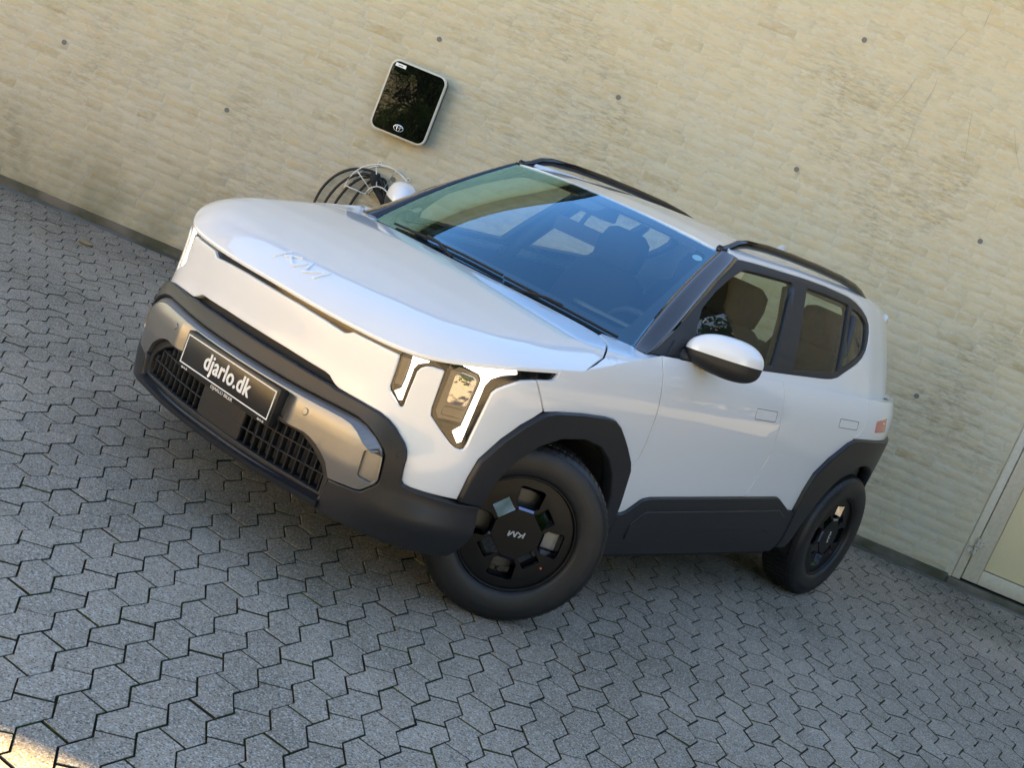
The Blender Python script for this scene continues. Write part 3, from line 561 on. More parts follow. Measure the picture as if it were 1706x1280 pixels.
# --- wheels
def make_wheel(steer, x, side):
    w = empty('wheel', (x, side * .790, .345), 0, CAR); w.rotation_euler = (0, 0, steer + (0 if side > 0 else math.pi))
    # local: axle along +y (outside), x forward, z up
    prof = [(.222, .082), (.228, .098), (.240, .104), (.262, .108), (.290, .108), (.312, .103), (.328, .095), (.338, .084), (.3435, .066), (.345, .030), (.345, -.030), (.3435, -.066), (.338, -.084), (.328, -.095), (.29, -.108), (.24, -.104), (.222, -.082)]
    n = 96; V = []; Fc = []; m = len(prof)
    for i in range(n):
        a = 2 * math.pi * i / n; V += [(r * math.cos(a), y, r * math.sin(a)) for r, y in prof]
    for i in range(n):
        for j in range(m - 1): Fc.append((i * m + j, ((i + 1) % n) * m + j, ((i + 1) % n) * m + j + 1, i * m + j + 1))
    ty = mesh('tyre', V, Fc, RUBBER, w, True)
    mb = MB()                                                       # tread: rib grooves as raised blocks
    for k, y0 in enumerate((-.066, -.034, -.002, .030)):
        for i in range(72):
            a0, a1 = 2 * math.pi * (i + .06 + .25 * (k % 2)) / 72, 2 * math.pi * (i + .86 + .25 * (k % 2)) / 72
            q = [(r * math.cos(a), y, r * math.sin(a)) for r in (.343, .3485) for y in (y0, y0 + .027) for a in (a0, a1)]
            mb.add(q, [(4, 5, 7, 6), (0, 4, 6, 2), (1, 3, 7, 5), (0, 1, 5, 4), (2, 6, 7, 3)])
    for i in range(72):                                              # shoulder blocks
        for sg in (1, -1):
            a0, a1 = 2 * math.pi * (i + .1) / 72, 2 * math.pi * (i + .75) / 72
            q = [(r * math.cos(a), sg * y, r * math.sin(a)) for r, y in ((.3445, .062), (.3475, .060), (.325, .0985), (.340, .0835)) for a in (a0, a1)]
            mb.add([q[2], q[3], q[6], q[7], q[4], q[5]], [(0, 1, 3, 2), (2, 3, 5, 4)])
    mb.build('tread', RUBBER, ty)
    mb = MB()                                                       # sidewall ribs (raised lettering band)
    for i in range(150):
        a0 = 2 * math.pi * i / 150
        if (i // 25) % 2: continue
        q = [(r * math.cos(a), y, r * math.sin(a)) for a in (a0, a0 + .022) for r, y in ((.292, .1086), (.310, .1045))]
        mb.add(q, [(0, 1, 3, 2)])
    tag(mb.build('sidewall_rib', CLAD2, ty), kind='stuff')
    # rim barrel and cover
    pr = [(.224, .083), (.219, .090), (.214, .086), (.212, .060), (.205, -.06)]
    V = []; Fc = []; m = len(pr)
    for i in range(n):
        a = 2 * math.pi * i / n; V += [(r * math.cos(a), y, r * math.sin(a)) for r, y in pr]
    for i in range(n):
        for j in range(m - 1): Fc.append((i * m + j, i * m + j + 1, ((i + 1) % n) * m + j + 1, ((i + 1) % n) * m + j))
    mesh('rim', V, Fc, WHEELBLK, w, True)
    # cover: disc with four windows, octagonal hub, four tilted tiles
    win = []
    for k in range(4):
        a = k * math.pi / 2; c, s = math.cos(a), math.sin(a)
        win.append([(c * px - s * py, s * px + c * py) for px, py in ((.112, -.044), (.100, -.030), (.100, .030), (.112, .044), (.172, .048), (.178, .038), (.178, -.038), (.172, -.048))])
    tiles = []
    for k in range(4):
        a = (k + .5) * math.pi / 2; c, s = math.cos(a), math.sin(a)
        tiles.append([(c * px - s * py, s * px + c * py) for px, py in ((.080, -.033), (.080, .033), (.142, .033), (.142, -.033))])
    cdisc = lambda x, z, off=0.: np.stack([x, .078 - .05 * np.maximum(np.hypot(x, z) - .16, 0) ** 1.0 * .6 + .010 * (np.hypot(x, z) < .104) + off, z], -1)
    old = CENTRE.copy(); CENTRE[:] = (0, -1, 0)
    ring = [(.2135 * math.cos(t), .2135 * math.sin(t)) for t in np.linspace(0, 2 * math.pi, 72, endpoint=False)]
    cdisc2 = lambda x, z, off=0.: np.stack([x, .080 - .08 * np.maximum(np.hypot(x, z) - .165, 0) + off, z], -1)
    cov = panel('wheel_cover', ring, cdisc2, WHEELBLK, w, T=.018, bev=.002, grid=.03, holes=win + tiles)
    octo = [(.097 * math.cos(a), .097 * math.sin(a)) if k % 2 == 0 else (.079 * math.cos(a), .079 * math.sin(a)) for k in range(8) for a in [k * math.pi / 4]]
    octo = [p for k in range(4) for p in [(.098 * math.cos(k * math.pi / 2 - .30), .098 * math.sin(k * math.pi / 2 - .30)), (.098 * math.cos(k * math.pi / 2 + .30), .098 * math.sin(k * math.pi / 2 + .30))]]
    flat = lambda x, z, off=0.: np.stack([x, .088 + 0 * x + off, z], -1)
    hub = panel('hub_cap', octo, flat, WHEELBLK, w, T=.012, bev=.003, grid=.05)
    CENTRE[:] = old
    for k in range(4):                                              # tilted polished tiles on the diagonals
        a = (k + .5) * math.pi / 2; c, s = math.cos(a), math.sin(a)
        q = [(c * px - s * py, yy, s * px + c * py) for px, py, yy in ((.078, -.034, .0865), (.078, .034, .0865), (.143, .034, .058), (.143, -.034, .058))]
        mesh('tile', q, [(0, 3, 2, 1)], MIRRORTILE, w)
        b = k * math.pi / 2; c, s = math.cos(b), math.sin(b)        # window ledge that catches the sky
        q = [(c * px - s * py, yy, s * px + c * py) for px, py, yy in ((.172, -.042, .080), (.172, .042, .080), (.166, .034, .045), (.166, -.034, .045))]
        mesh('window_ledge', q, [(0, 1, 2, 3)], GLOSSBLK, w)
        q = [(c * px - s * py, yy, s * px + c * py) for px, py, yy in ((.101, -.031, .0815), (.101, .031, .0815), (.0925, .029, .0885), (.0925, -.029, .0885))]
        mesh('hub_facet', q, [(0, 1, 2, 3)], FACETM, w)
        for sd in (1, -1):
            q = [(c * px - s * py * sd, yy, s * px + c * py * sd) for px, py, yy in ((.113, .0445, .0805), (.171, .0485, .0805), (.168, .036, .052), (.115, .034, .052))]
            mesh('window_lip', q, [(0, 1, 2, 3) if sd > 0 else (3, 2, 1, 0)], FACETM, w)
    mb = MB(); ang = math.radians(172) if x == 0 else math.radians(80)
    for st in logo_strokes(1):
        for i in range(len(st) - 1):
            P_ = []
            for p, q in stroke_poly(st[i:i + 2], .10):
                u, v = -(p - 1.06) * .029, (q - .5) * .021; P_.append((u * math.cos(ang) - v * math.sin(ang), u * math.sin(ang) + v * math.cos(ang)))
            V = [(u, .0892 + h, v) for h in (0, .0012) for u, v in P_]; mb.add(V, [(4, 5, 6, 7), (7, 6, 5, 4), (0, 1, 5, 4), (1, 2, 6, 5), (2, 3, 7, 6), (3, 0, 4, 7)])
    mb.build('hub_emblem', WHITEPRINT, hub)
    # brake disc and calliper behind the windows
    mb = MB(); mb.tube([(0, .005, 0), (0, .02, 0)], [.155, .155], 40, up=(0, 0, 1)); mb.build('brake_disc', M_BRK, w)
    MB().box((-.19, .0, -.03), (-.11, .045, .07)).build('brake_caliper', M_CAL, w, bevel=.006)
    mb = MB(); mb.tube([(.168 * math.cos(3.75), .070, .168 * math.sin(3.75)), (.168 * math.cos(3.75), .0815, .168 * math.sin(3.75))], .004, 10); mb.build('valve_cap', M_RED, w)
    return w
FACETM = M('sky_tinted_facet', (.22, .25, .34), .08, metal=1); M_BRK = M('dark_iron', (.10, .10, .10), .45, metal=.8); M_CAL = M('cast_metal', (.30, .29, .27), .5, metal=.4); M_RED = M('orange_dot', (.75, .16, .07), .5)  # blue of the facets stands in for reflected sky
make_wheel(math.radians(-40), 0, 1); make_wheel(math.radians(-37), 0, -1); make_wheel(0, -2.68, 1); make_wheel(0, -2.68, -1)
# --- door mirrors
def mirror(sg):
    # superellipsoid housing, cap above, black bowl below
    cx, cy, cz = -.705, .945, 1.166; n, m = 40, 24; 
    def P(u, v):
        ex = lambda t, p: math.copysign(abs(t) ** p, t)
        x = ex(math.cos(v), .75) * ex(math.cos(u), .8); y = ex(math.cos(v), .75) * ex(math.sin(u), .75); z = ex(math.sin(v), .9)
        yy = y * .128; t = (y + 1) / 2                        # t: 0 inboard .. 1 outboard
        zz = z * ((.078 + .010 * math.sin(t * 3.0)) if z > 0 else (.062 + .012 * t)); xx = x * (.105 if x > 0 else .05)
        return (cx + xx - .072 * y, sg * (cy + yy), cz + zz + .012 * y - (.016 * t if z < 0 else 0))
    V = [P(2 * math.pi * i / n, -math.pi / 2 + math.pi * j / m) for j in range(m + 1) for i in range(n)]
    fc = lambda j0, j1: [((j * n + i), (j * n + (i + 1) % n), ((j + 1) * n + (i + 1) % n), ((j + 1) * n + i)) for j in range(j0, j1) for i in range(n)]
    fl = (lambda F_: F_) if sg > 0 else (lambda F_: [f[::-1] for f in F_])
    def sub(F_):
        ids = sorted({i for f in F_ for i in f}); mp = {a: b for b, a in enumerate(ids)}; return [V[i] for i in ids], [tuple(mp[i] for i in f) for f in F_]
    vv, ff = sub(fl(fc(m // 2, m))); mo = empty('door_mirror', (0, 0, 0), 0, CAR)
    a = mesh('mirror_cap', vv, ff, PAINT, mo, True)
    vv, ff = sub(fl(fc(0, m // 2))); mesh('mirror_housing', vv, ff, CLAD2, mo, True)
    MB().box((cx - .046, sg * (cy) - .09, cz - .050), (cx - .040, sg * cy + .09, cz + .055)).build('mirror_glass', CHROME2, mo, bevel=.002)
    MB().tube([(-.56, sg * .80, 1.105), (-.60, sg * .835, 1.118), (-.64, sg * .865, 1.128), (-.665, sg * .90, 1.135)], [.034, .030, .028, .026], 14, sy=1.0).build('mirror_arm', CLAD2, mo, smooth=True)
    panel('mirror_base', [(-.47, .0), (-.52, .075), (-.68, .075), (-.69, .012)], green if sg > 0 else gR, CLAD2, mo, off=.004, T=.02, bev=.005, grid=.04)
CHROME2 = M('mirror_glass', (.75, .76, .78), .03, metal=1)
mirror(1); mirror(-1)
# --- wipers along the foot of the screen
mb = MB()
def wp(u, v, o=.012): return tuple(map(float, wind(np.array([u]), np.array([v]), o)[0]))
wi = MB().tube([wp(u, .012 + .012 * (1 - abs(u + .1))) for u in np.linspace(-.75, .20, 14)], .006, 6).tube([wp(-.15, -.02, .005), wp(-.30, .012, .022), wp(-.42, .025, .018)], .007, 6)
wi.tube([wp(u, .014) for u in np.linspace(.22, .93, 12)], .006, 6).tube([wp(.30, -.025, .004), wp(.5, .010, .02), wp(.6, .018, .016)], .007, 6)
wi.build('wiper', MATTEBLK, CAR)
cw = [tuple(map(float, hood(np.array([x + .012]), np.array([y]), -.02)[0])) for x, y in he[-11:]]
S_ = [(float(wind(np.array([u]), np.array([0.]))[0][0]), float(wind(np.array([u]), np.array([0.]))[0][1]), float(wind(np.array([u]), np.array([0.]))[0][2]) - .008) for u in np.linspace(-1, 1, 31)]
F0 = [(p[0] + .11, p[1] * 1.0, p[2] - .03) for p in S_]; nn = len(S_)
mesh('cowl', F0 + S_, [(i, i + 1, nn + i + 1, nn + i) for i in range(nn - 1)], MATTEBLK, CAR)
# --- cabin
panel('headliner', [(x * .985 - .03, y * .96) for x, y in rf], lambda x, y, off=0.: roof(x, y, off - .045), LINER, CAR, T=.004, bev=.001, grid=.15)
for sg in (1, -1):
    panel('door_trim', [(sg * 1.80, .30), (sg * 4.4, .30), (sg * 4.4, 1.10), (sg * 1.80, 1.09)], body, CABIN, CAR, off=-.045, T=.004, bev=.001, grid=.15)
    MB().tube([(-1.40, sg * .80, 1.05), (-1.45, sg * .765, 1.2), (-1.52, sg * .70, 1.36), (-1.56, sg * .645, 1.48)], .030, 8).build('pillar_trim', CABIN, CAR, smooth=True)
    MB().tube([(-2.15, sg * .79, 1.10), (-2.22, sg * .74, 1.25), (-2.30, sg * .66, 1.45)], .018, 8).build('pillar_trim', CABIN, CAR, smooth=True)
    MB().tube([(-2.66, sg * .60, 1.06), (-2.70, sg * .54, 1.3), (-2.68, sg * .47, 1.48)], .06, 8).build('pillar_trim', CABIN, CAR, smooth=True)
MB().box((-3.2, -.75, .36), (-.35, .75, .42)).build('cabin_floor', CABIN, CAR)
db = [(-.30, .62), (-.36, 1.040), (-.55, 1.062), (-.78, 1.060), (-.86, 1.02), (-.86, .92), (-.80, .62)]
n = len(db); V = [(x, y, z) for y in (-.76, .76) for x, z in db]
mesh('dashboard', V, [(i, (i + 1) % n, n + (i + 1) % n, n + i) for i in range(n)] + [tuple(range(n))[::-1], tuple(range(n, 2 * n))], CABIN, CAR)
MB().box((-.88, .05, 1.02), (-.868, .60, 1.10)).build('dashboard_screen', GLOSSBLK, CAR, bevel=.004)
ax = Vector((.90, 0, -.44)).normalized(); c = Vector((-1.00, .36, 1.00)); e1 = Vector((0, 1, 0)); e2 = ax.cross(e1)
sw = MB().tube([tuple(c + .185 * (math.cos(t) * e1 + .93 * math.sin(t) * e2)) for t in np.linspace(0, 2 * math.pi, 32, endpoint=False)], .016, 8, closed=True).tube([tuple(c - .18 * e1), tuple(c), tuple(c + .18 * e1)], .03, 8).tube([tuple(c), tuple(c + ax * .15)], .05, 10)
sw.build('steering_wheel', CABIN, CAR, smooth=True)
def blob(mb, lo, hi, bev=0): return mb.box(lo, hi)
def cushion(name, P, W_, D_, parent, mat, rounding=.05):
    """rounded slab: P list of centre-line points (x,z) with width, swept as one body"""
    V = []; Fc = []; k = 20
    for i, (x, y, z, w, d, tx, tz) in enumerate(P):
        for j in range(k):
            t = 2 * math.pi * j / k; e = lambda q: math.copysign(abs(q) ** .55, q); a, b = e(math.cos(t)) * w, e(math.sin(t)) * d
            V.append((x + tz * b, y + a, z - tx * b))
    for i in range(len(P) - 1):
        for j in range(k): Fc.append((i * k + j, i * k + (j + 1) % k, (i + 1) * k + (j + 1) % k, (i + 1) * k + j))
    Fc += [tuple(range(k))[::-1], tuple((len(P) - 1) * k + j for j in range(k))]
    return mesh(name, V, Fc, mat, parent, True)
def seat(x, y, w=.25):
    t = (-.26, .965)
    b = cushion('seat', [(x + .02, y, .58, w * .8, .05, *t), (x, y, .64, w, .085, *t), (x - .05, y, .85, w * 1.02, .09, *t), (x - .11, y, 1.08, w * .95, .08, *t), (x - .135, y, 1.19, w * .82, .065, *t), (x - .145, y, 1.225, w * .6, .04, *t)], 0, 0, CAR, SEATM)
    cushion('headrest', [(x - .135, y, 1.215, w * .40, .03, *t), (x - .135, y, 1.245, w * .54, .055, *t), (x - .150, y, 1.33, w * .56, .06, *t), (x - .165, y, 1.395, w * .50, .05, *t), (x - .170, y, 1.42, w * .36, .02, *t)], 0, 0, b, SEATM)
    cushion('seat_cushion', [(x + .02, y, .60, w * .9, .08, 1, .1), (x + .30, y, .64, w, .09, 1, .1), (x + .52, y, .65, w * .9, .06, 1, .1)], 0, 0, b, SEATM)
seat(-1.55, .36); seat(-1.55, -.36)
for y in (.40, -.40):
    seat(-2.45, y, .27)
MB().box((-.800, -.125, 1.345), (-.765, .125, 1.410)).tube([(-.775, 0, 1.40), (-.80, 0, 1.45), (-.84, 0, 1.50)], .012, 8).build('rear_view_mirror', MATTEBLK, CAR, bevel=.008)
MB().box((-.90, -.09, 1.46), (-.80, .09, 1.525)).build('sensor_housing', MATTEBLK, CAR, bevel=.01)
# ------------------------------------------------------------------ site: paving, brick building, charger
def to_px(P):
    P = np.atleast_2d(np.asarray(P, float)) - np.array(CAM_POS); f = 2259.025; d = P @ np.array(CAM_FWD)
    return 853 + f * (P @ np.array(CAM_RIGHT)) / d, 640 + f * (P @ np.array(CAM_DOWN)) / d, d
def island_mat(name, c1, c2, c3, rough, kind):
    """stone material: tone differs from piece to piece, mottling, dirt stains, fine relief"""
    m = bpy.data.materials.new(name); m.use_nodes = True; nt = m.node_tree; L = nt.links.new; N = nt.nodes.new; b = nt.nodes['Principled BSDF']
    g = N('ShaderNodeNewGeometry'); oi = N('ShaderNodeObjectInfo'); ad = N('ShaderNodeMath'); ad.operation = 'ADD'; fr = N('ShaderNodeMath'); fr.operation = 'FRACT'
    L(g.outputs['Random Per Island'], ad.inputs[0]); L(oi.outputs['Random'], ad.inputs[1]); L(ad.outputs[0], fr.inputs[0])
    pos = g.outputs['Position']
    def noise(scale, detail=4, rough_=.6, vec=None, st=None):
        n = N('ShaderNodeTexNoise'); n.inputs['Scale'].default_value = scale; n.inputs['Detail'].default_value = detail; n.inputs['Roughness'].default_value = rough_
        if st:
            mp = N('ShaderNodeMapping'); mp.inputs['Scale'].default_value = st; L(pos, mp.inputs[0]); L(mp.outputs[0], n.inputs[0])
        else: L(pos, n.inputs[0])
        return n.outputs[0]
    def rng_(v, a, b_, c=0., d=1.):
        r = N('ShaderNodeMapRange'); r.inputs[1].default_value = a; r.inputs[2].default_value = b_; r.inputs[3].default_value = c; r.inputs[4].default_value = d; L(v, r.inputs[0]); return r.outputs[0]
    def mix(f, a, b_):
        x = N('ShaderNodeMix'); x.data_type = 'RGBA'
        for i, v in ((6, a), (7, b_)):
            if isinstance(v, tuple): x.inputs[i].default_value = (*v, 1)
            else: L(v, x.inputs[i])
        if isinstance(f, float): x.inputs[0].default_value = f
        else: L(f, x.inputs[0])
        return x.outputs[2]
    def math_(op, a, b_):
        x = N('ShaderNodeMath'); x.operation = op; x.use_clamp = True
        for i, v in ((0, a), (1, b_)):
            if isinstance(v, float): x.inputs[i].default_value = v
            else: L(v, x.inputs[i])
        return x.outputs[0]
    return m, nt, L, N, b, fr.outputs[0], pos, noise, rng_, mix, math_
# --- paver material: grey exposed-aggregate concrete
PAVER, nt, L, N, b, rn, pos, noise, rng_, mix, math_ = island_mat('paver_concrete', 0, 0, 0, .9, 0)
c = mix(rng_(rn, 0., 1.), (.300, .252, .186), (.390, .328, .245))
c = mix(rng_(noise(1.1, 3), .38, .68), c, (.235, .195, .142))
c = mix(rng_(noise(170, 3, .7), .55, .66), c, (.50, .48, .44))
c = mix(rng_(noise(140, 3, .7), .40, .32), c, (.075, .068, .060))
c = mix(math_('MULTIPLY', rng_(noise(.55, 4), .52, .72), .35), c, (.100, .112, .055))
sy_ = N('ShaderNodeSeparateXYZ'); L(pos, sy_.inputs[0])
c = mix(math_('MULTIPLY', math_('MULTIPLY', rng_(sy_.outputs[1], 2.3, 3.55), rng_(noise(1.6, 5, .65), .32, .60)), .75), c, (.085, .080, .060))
vo = N('ShaderNodeTexVoronoi'); vo.inputs['Scale'].default_value = 210; L(pos, vo.inputs['Vector']); sv_ = N('ShaderNodeSeparateColor'); L(vo.outputs['Color'], sv_.inputs[0])
c = mix(rng_(sv_.outputs[0], .72, .95, 0., .75), c, (.56, .53, .48)); c = mix(rng_(sv_.outputs[1], .70, .95, 0., .75), c, (.055, .05, .046)); c = mix(rng_(sv_.outputs[2], .85, .97, 0., .5), c, (.30, .20, .14))
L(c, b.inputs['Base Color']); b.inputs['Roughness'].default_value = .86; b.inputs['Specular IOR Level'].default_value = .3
bp = N('ShaderNodeBump'); bp.inputs['Strength'].default_value = .55; bp.inputs['Distance'].default_value = .003; L(noise(240, 5), bp.inputs['Height']); L(bp.outputs[0], b.inputs['Normal'])
# --- joint sand with moss
JOINT, nt, L, N, b, rn, pos, noise, rng_, mix, math_ = island_mat('mossy_joint', 0, 0, 0, .9, 0)
c = mix(rng_(noise(6, 5), .40, .62), (.030, .024, .018), (.055, .085, .016)); c = mix(rng_(noise(60, 3), .5, .7), c, (.018, .015, .012)); L(c, b.inputs['Base Color']); b.inputs['Roughness'].default_value = .95
# --- lime-washed brick
def brick_mat(name, joint):
    m, nt, L, N, b, rn, pos, noise, rng_, mix, math_ = island_mat(name, 0, 0, 0, .9, 0)
    wash = mix(rng_(noise(2.2, 4), .35, .68), (.575, .495, .345), (.54, .495, .385))
    if joint: c = mix(rng_(noise(30, 4), .4, .7), mix(.45, wash, (.585, .54, .435)), (.48, .42, .31))
    else:
        t = mix(rng_(rn, 0., 1.), (.55, .44, .27), (.58, .495, .345)); t = mix(rng_(rn, .86, .99), t, (.48, .37, .21))
        c = mix(rng_(noise(8, 5, st=(1, 1, 2.0)), .34, .60), t, wash)
        worn = math_('MULTIPLY', rng_(rn, .86, .99), rng_(noise(15, 6, .75, st=(1, 1, 2)), .42, .66)); c = mix(math_('MULTIPLY', worn, .36), c, (.31, .24, .13))
    c = mix(math_('MULTIPLY', rng_(noise(12, 6, .75, st=(.6, 1, 2.6)), .48, .66), .42), c, (.41, .345, .225))
    c = mix(math_('MULTIPLY', rng_(noise(45, 5, .75, st=(.5, 1, 2.2)), .60, .72), .40), c, (.31, .265, .175))
    pat = rng_(noise(.8, 6, .7), .48, .66); fine = rng_(noise(24, 5, .75, st=(.6, 1, 2.4)), .44, .62)
    c = mix(math_('MULTIPLY', math_('MULTIPLY', pat, fine), .8), c, (.27, .235, .16))
    # greenish damp towards the ground
    sx = N('ShaderNodeSeparateXYZ'); L(pos, sx.inputs[0]); damp = math_('MULTIPLY', rng_(sx.outputs[2], .75, .05), rng_(noise(1.3, 5), .38, .62)); xl = rng_(sx.outputs[0], 2.0, -3.2, .25, 1.)
    c = mix(math_('MULTIPLY', math_('MULTIPLY', damp, xl), .85), c, (.185, .18, .11))
    L(c, b.inputs['Base Color']); b.inputs['Roughness'].default_value = .9; b.inputs['Specular IOR Level'].default_value = .25
    bp = N('ShaderNodeBump'); bp.inputs['Strength'].default_value = .5; bp.inputs['Distance'].default_value = .004; L(noise(70, 6), bp.inputs['Height']); L(bp.outputs[0], b.inputs['Normal'])
    return m
BRICK = brick_mat('limewashed_brick', False); MORTAR = brick_mat('limewash_mortar', True)
PLINTH = M('concrete_plinth', (.15, .13, .10), .9, noise=(4, (.065, .062, .034), .38, .62), bump=(60, .5, .004))
GUTTER = M('mossy_concrete', (.16, .155, .14), .92, noise=(2.6, (.075, .075, .05), .40, .60), bump=(90, .5, .004))
DOORP = M('cream_door_paint', (.70, .57, .33), .45, noise=(120, (.66, .54, .32), .4, .6)); DOORF = M('cream_frame_paint', (.56, .48, .35), .5, noise=(40, (.51, .43, .31), .4, .65))
DARKGAP = M('dark_gap', (.01, .009, .008), .9); RUSTY = M('painted_hinge', (.52, .46, .36), .5, noise=(70, (.22, .13, .05), .52, .68))
ROOFT = M('dark_roof', (.07, .045, .035), .8, noise=(8, (.05, .035, .03), .4, .6)); SOFFIT = M('brown_soffit', (.060, .038, .025), .6)
WALLY = 3.7395
# --- paving
PU = .0996; PA = .0195; PV = .1088; ROT = math.radians(-1.8)
def pv(u, v):   # u along the zigzag rows (roughly +Y), v across (+X)
    return (-.0535 + v * math.cos(ROT) - u * math.sin(ROT) * -1 * -1, -2.332 + u * math.cos(ROT) + v * math.sin(ROT))
def zig(u):
    k = math.floor(u / PU); t = u / PU - k; return PA * (1 - 2 * t) if k % 2 == 0 else PA * (-1 + 2 * t)
def paver_poly(k, m):
    typ = k % 2; h = PU; c0 = (2 * m + (.5 if typ == 0 else 1.5)) * h; c1 = c0 + 2 * h - .0013; c0 += .0013; d = .0195 * (1 if typ == 0 else -1)
    lo = [c0 - d] + [j * h for j in range(2 * m - 1, 2 * m + 6) if c0 - d < j * h < c1 - d] + [c1 - d]
    up = [c0 + d] + [j * h for j in range(2 * m - 1, 2 * m + 6) if c0 + d < j * h < c1 + d] + [c1 + d]
    return [(u, k * PV + zig(u)) for u in lo] + [(u, (k + 1) * PV + zig(u)) for u in up[::-1]]
def paver_shape(poly, jit, gapw=.0022, tilt=(0, 0), dz=0):
    P = [pv(u, v) for u, v in poly]
    if area(P) < 0: P = P[::-1]
    A = inset(P, gapw + jit); B = inset(P, gapw + jit + .0015); c = np.mean(B, 0)
    z = lambda p, h: h + dz + (p[0] - c[0]) * tilt[0] + (p[1] - c[1]) * tilt[1]
    return [(x, y, z((x, y), -.03)) for x, y in A] + [(x, y, z((x, y), -.0014)) for x, y in A] + [(x, y, z((x, y), 0)) for x, y in B], c
def paver_faces(n): return [(i, (i + 1) % n, n + (i + 1) % n, n + i) for i in range(n)] + [(n + i, n + (i + 1) % n, 2 * n + (i + 1) % n, 2 * n + i) for i in range(n)] + [tuple(range(2 * n, 3 * n))]
pave = mesh('pavement', [(-60, -60, -.013), (60, -60, -.013), (60, 60, -.013), (-60, 60, -.013)], [(0, 1, 2, 3)], JOINT)
tag(pave, 'grey interlocking concrete paving with mossy joints', kind='structure')
cells = []
for k in range(-52, 46):
    for m in range(-6, 33):
        p = paver_poly(k, m); P = [pv(*q) for q in p]; c = np.mean(P, 0)
        if max(q[1] for q in P) > WALLY + .12: continue
        cells.append((k, m, p, c))
cs = np.array([c for *_, c in cells]); px, py, dd = to_px(np.c_[cs, 0 * cs[:, 0]])
car_x = [(300, 700), (700, 940), (1000, 1000)]
inv = (px > -30) & (px < 1736) & (py > 0) & (py < 1310) & (dd > .5)
under = np.array([(-3.3 < -c[0] * .5389 - c[1] * .8423 < .8) and abs(c[0] * .8423 - c[1] * .5389) < .75 for c in cs])
order = [i for i in np.argsort(dd) if inv[i] and not under[i]][:300]; near = set(order)
stuff = MB(); variants = {}; PMI = []
for i, (k, m, p, c) in enumerate(cells):
    if i in near:
        key = (k % 2, rng.integers(0, 6)); 
        if key not in variants:
            V, c0 = paver_shape(paver_poly(key[0], 0), rng.uniform(0, .0012)); me = bpy.data.meshes.new('paver'); c0 = np.mean([pv(*q) for q in paver_poly(key[0], 0)], 0)
            me.from_pydata([(x - c0[0], y - c0[1], z) for x, y, z in V], [], paver_faces(len(V) // 3)); me.materials.append(PAVER); me.materials.append(JOINT); nn_ = len(V) // 3; me.polygons.foreach_set('material_index', [1] * nn_ + [0] * (nn_ + 1)); variants[key] = me
        o = link('paver', variants[key], pave); o.location = (c[0], c[1], rng.uniform(-.0015, .0015)); o.rotation_euler = (rng.normal(0, .006), rng.normal(0, .006), rng.normal(0, .008))
    else:
        V, _ = paver_shape(p, rng.uniform(0, .0012), tilt=rng.normal(0, .006, 2), dz=rng.uniform(-.0015, .0015)); stuff.add(V, paver_faces(len(V) // 3)); PMI += [1] * (len(V) // 3) + [0] * (len(V) // 3 + 1)
po = tag(stuff.build('paver', PAVER, pave), kind='stuff'); po.data.materials.append(JOINT); po.data.polygons.foreach_set('material_index', PMI)
gt = MB().box((-7, WALLY - .12, -.03), (6.2, WALLY + .25, .0035)).build('gutter_strip', GUTTER, pave)
FARG = M('bounce_ground', (.52, .455, .35), .9, noise=(3, (.46, .40, .31), .4, .6))
mb = MB(); mb.box((-60, -60, -.03), (60, -2.95, .004)); mb.box((-60, -2.95, -.03), (-5.9, 60, .004)); mb.build('bounce_ground', FARG, pave)  # unseen pale ground added for more warm bounce
MB().box((5.3, -2.95, -.03), (60, 60, .004)).build('side_paving', M('dark_side_ground', (.11, .11, .11), .9, noise=(40, (.08, .08, .08), .4, .6)), pave)  # unseen ground made dark to calm the door reflection
# moss tufts in the joints
ms = MB()
for _ in range(240):
    i = rng.integers(0, len(cells)); q = pv(*cells[i][2][rng.integers(0, len(cells[i][2]))])
    if to_px([(q[0], q[1], 0)])[2][0] < .5: continue
    for _ in range(rng.integers(2, 6)):
        x, y = q[0] + rng.normal(0, .008), q[1] + rng.normal(0, .008); r = rng.uniform(.002, .0055); a = rng.uniform(0, 6)
        V = [(x + r * math.cos(a + t), y + r * math.sin(a + t), -.013) for t in (0, 1.57, 3.14, 4.71)] + [(x, y, rng.uniform(-.004, .003))]; ms.add(V, [(0, 1, 4), (1, 2, 4), (2, 3, 4), (3, 0, 4)])
tag(ms.build('moss', M('moss_green', (.075, .11, .018), .95, noise=(50, (.04, .065, .012), .4, .6)), smooth=True), 'small green moss tufts growing in the paving joints', 'moss', kind='stuff')
# --- brick building
BLD = empty('brick_building', (0, WALLY, 0)); tag(BLD, 'cream lime-washed brick building behind the parked car', 'building')
wl = MB().box((-7, .0012, .0), (3.424, .30, 4.05)).box((4.45, .0012, 0), (6.2, .30, 4.05)).box((3.424, .0012, 2.16), (4.45, .30, 4.05)).build('wall', MORTAR, BLD)
BH, BL_ = .0735, .262; bl = []
for r in range(54):
    z0 = .062 + r * BH; x = -7 + (rng.uniform(0, BL_) if r % 2 else rng.uniform(0, .08)); 
    while x < 6:
        w = BL_ * (rng.normal(1, .02) if rng.random() > .22 else .52)
        if not (x + w > 3.424 and x < 4.45 and z0 < 2.2): bl.append((x, z0, w - .011, BH - .011))
        elif x < 3.40 and z0 < 2.2: bl.append((x, z0, 3.419 - x, BH - .011))
        x += w
bx = np.array([(x + w / 2, WALLY, z + h / 2) for x, z, w, h in bl]); px, py, dd = to_px(bx)
SIL = [(0, 330), (330, 330), (560, 335), (620, 330), (860, 255), (930, 255), (1450, 480), (1500, 700), (1440, 880), (1300, 1000), (700, 1040), (220, 640), (0, 320)]
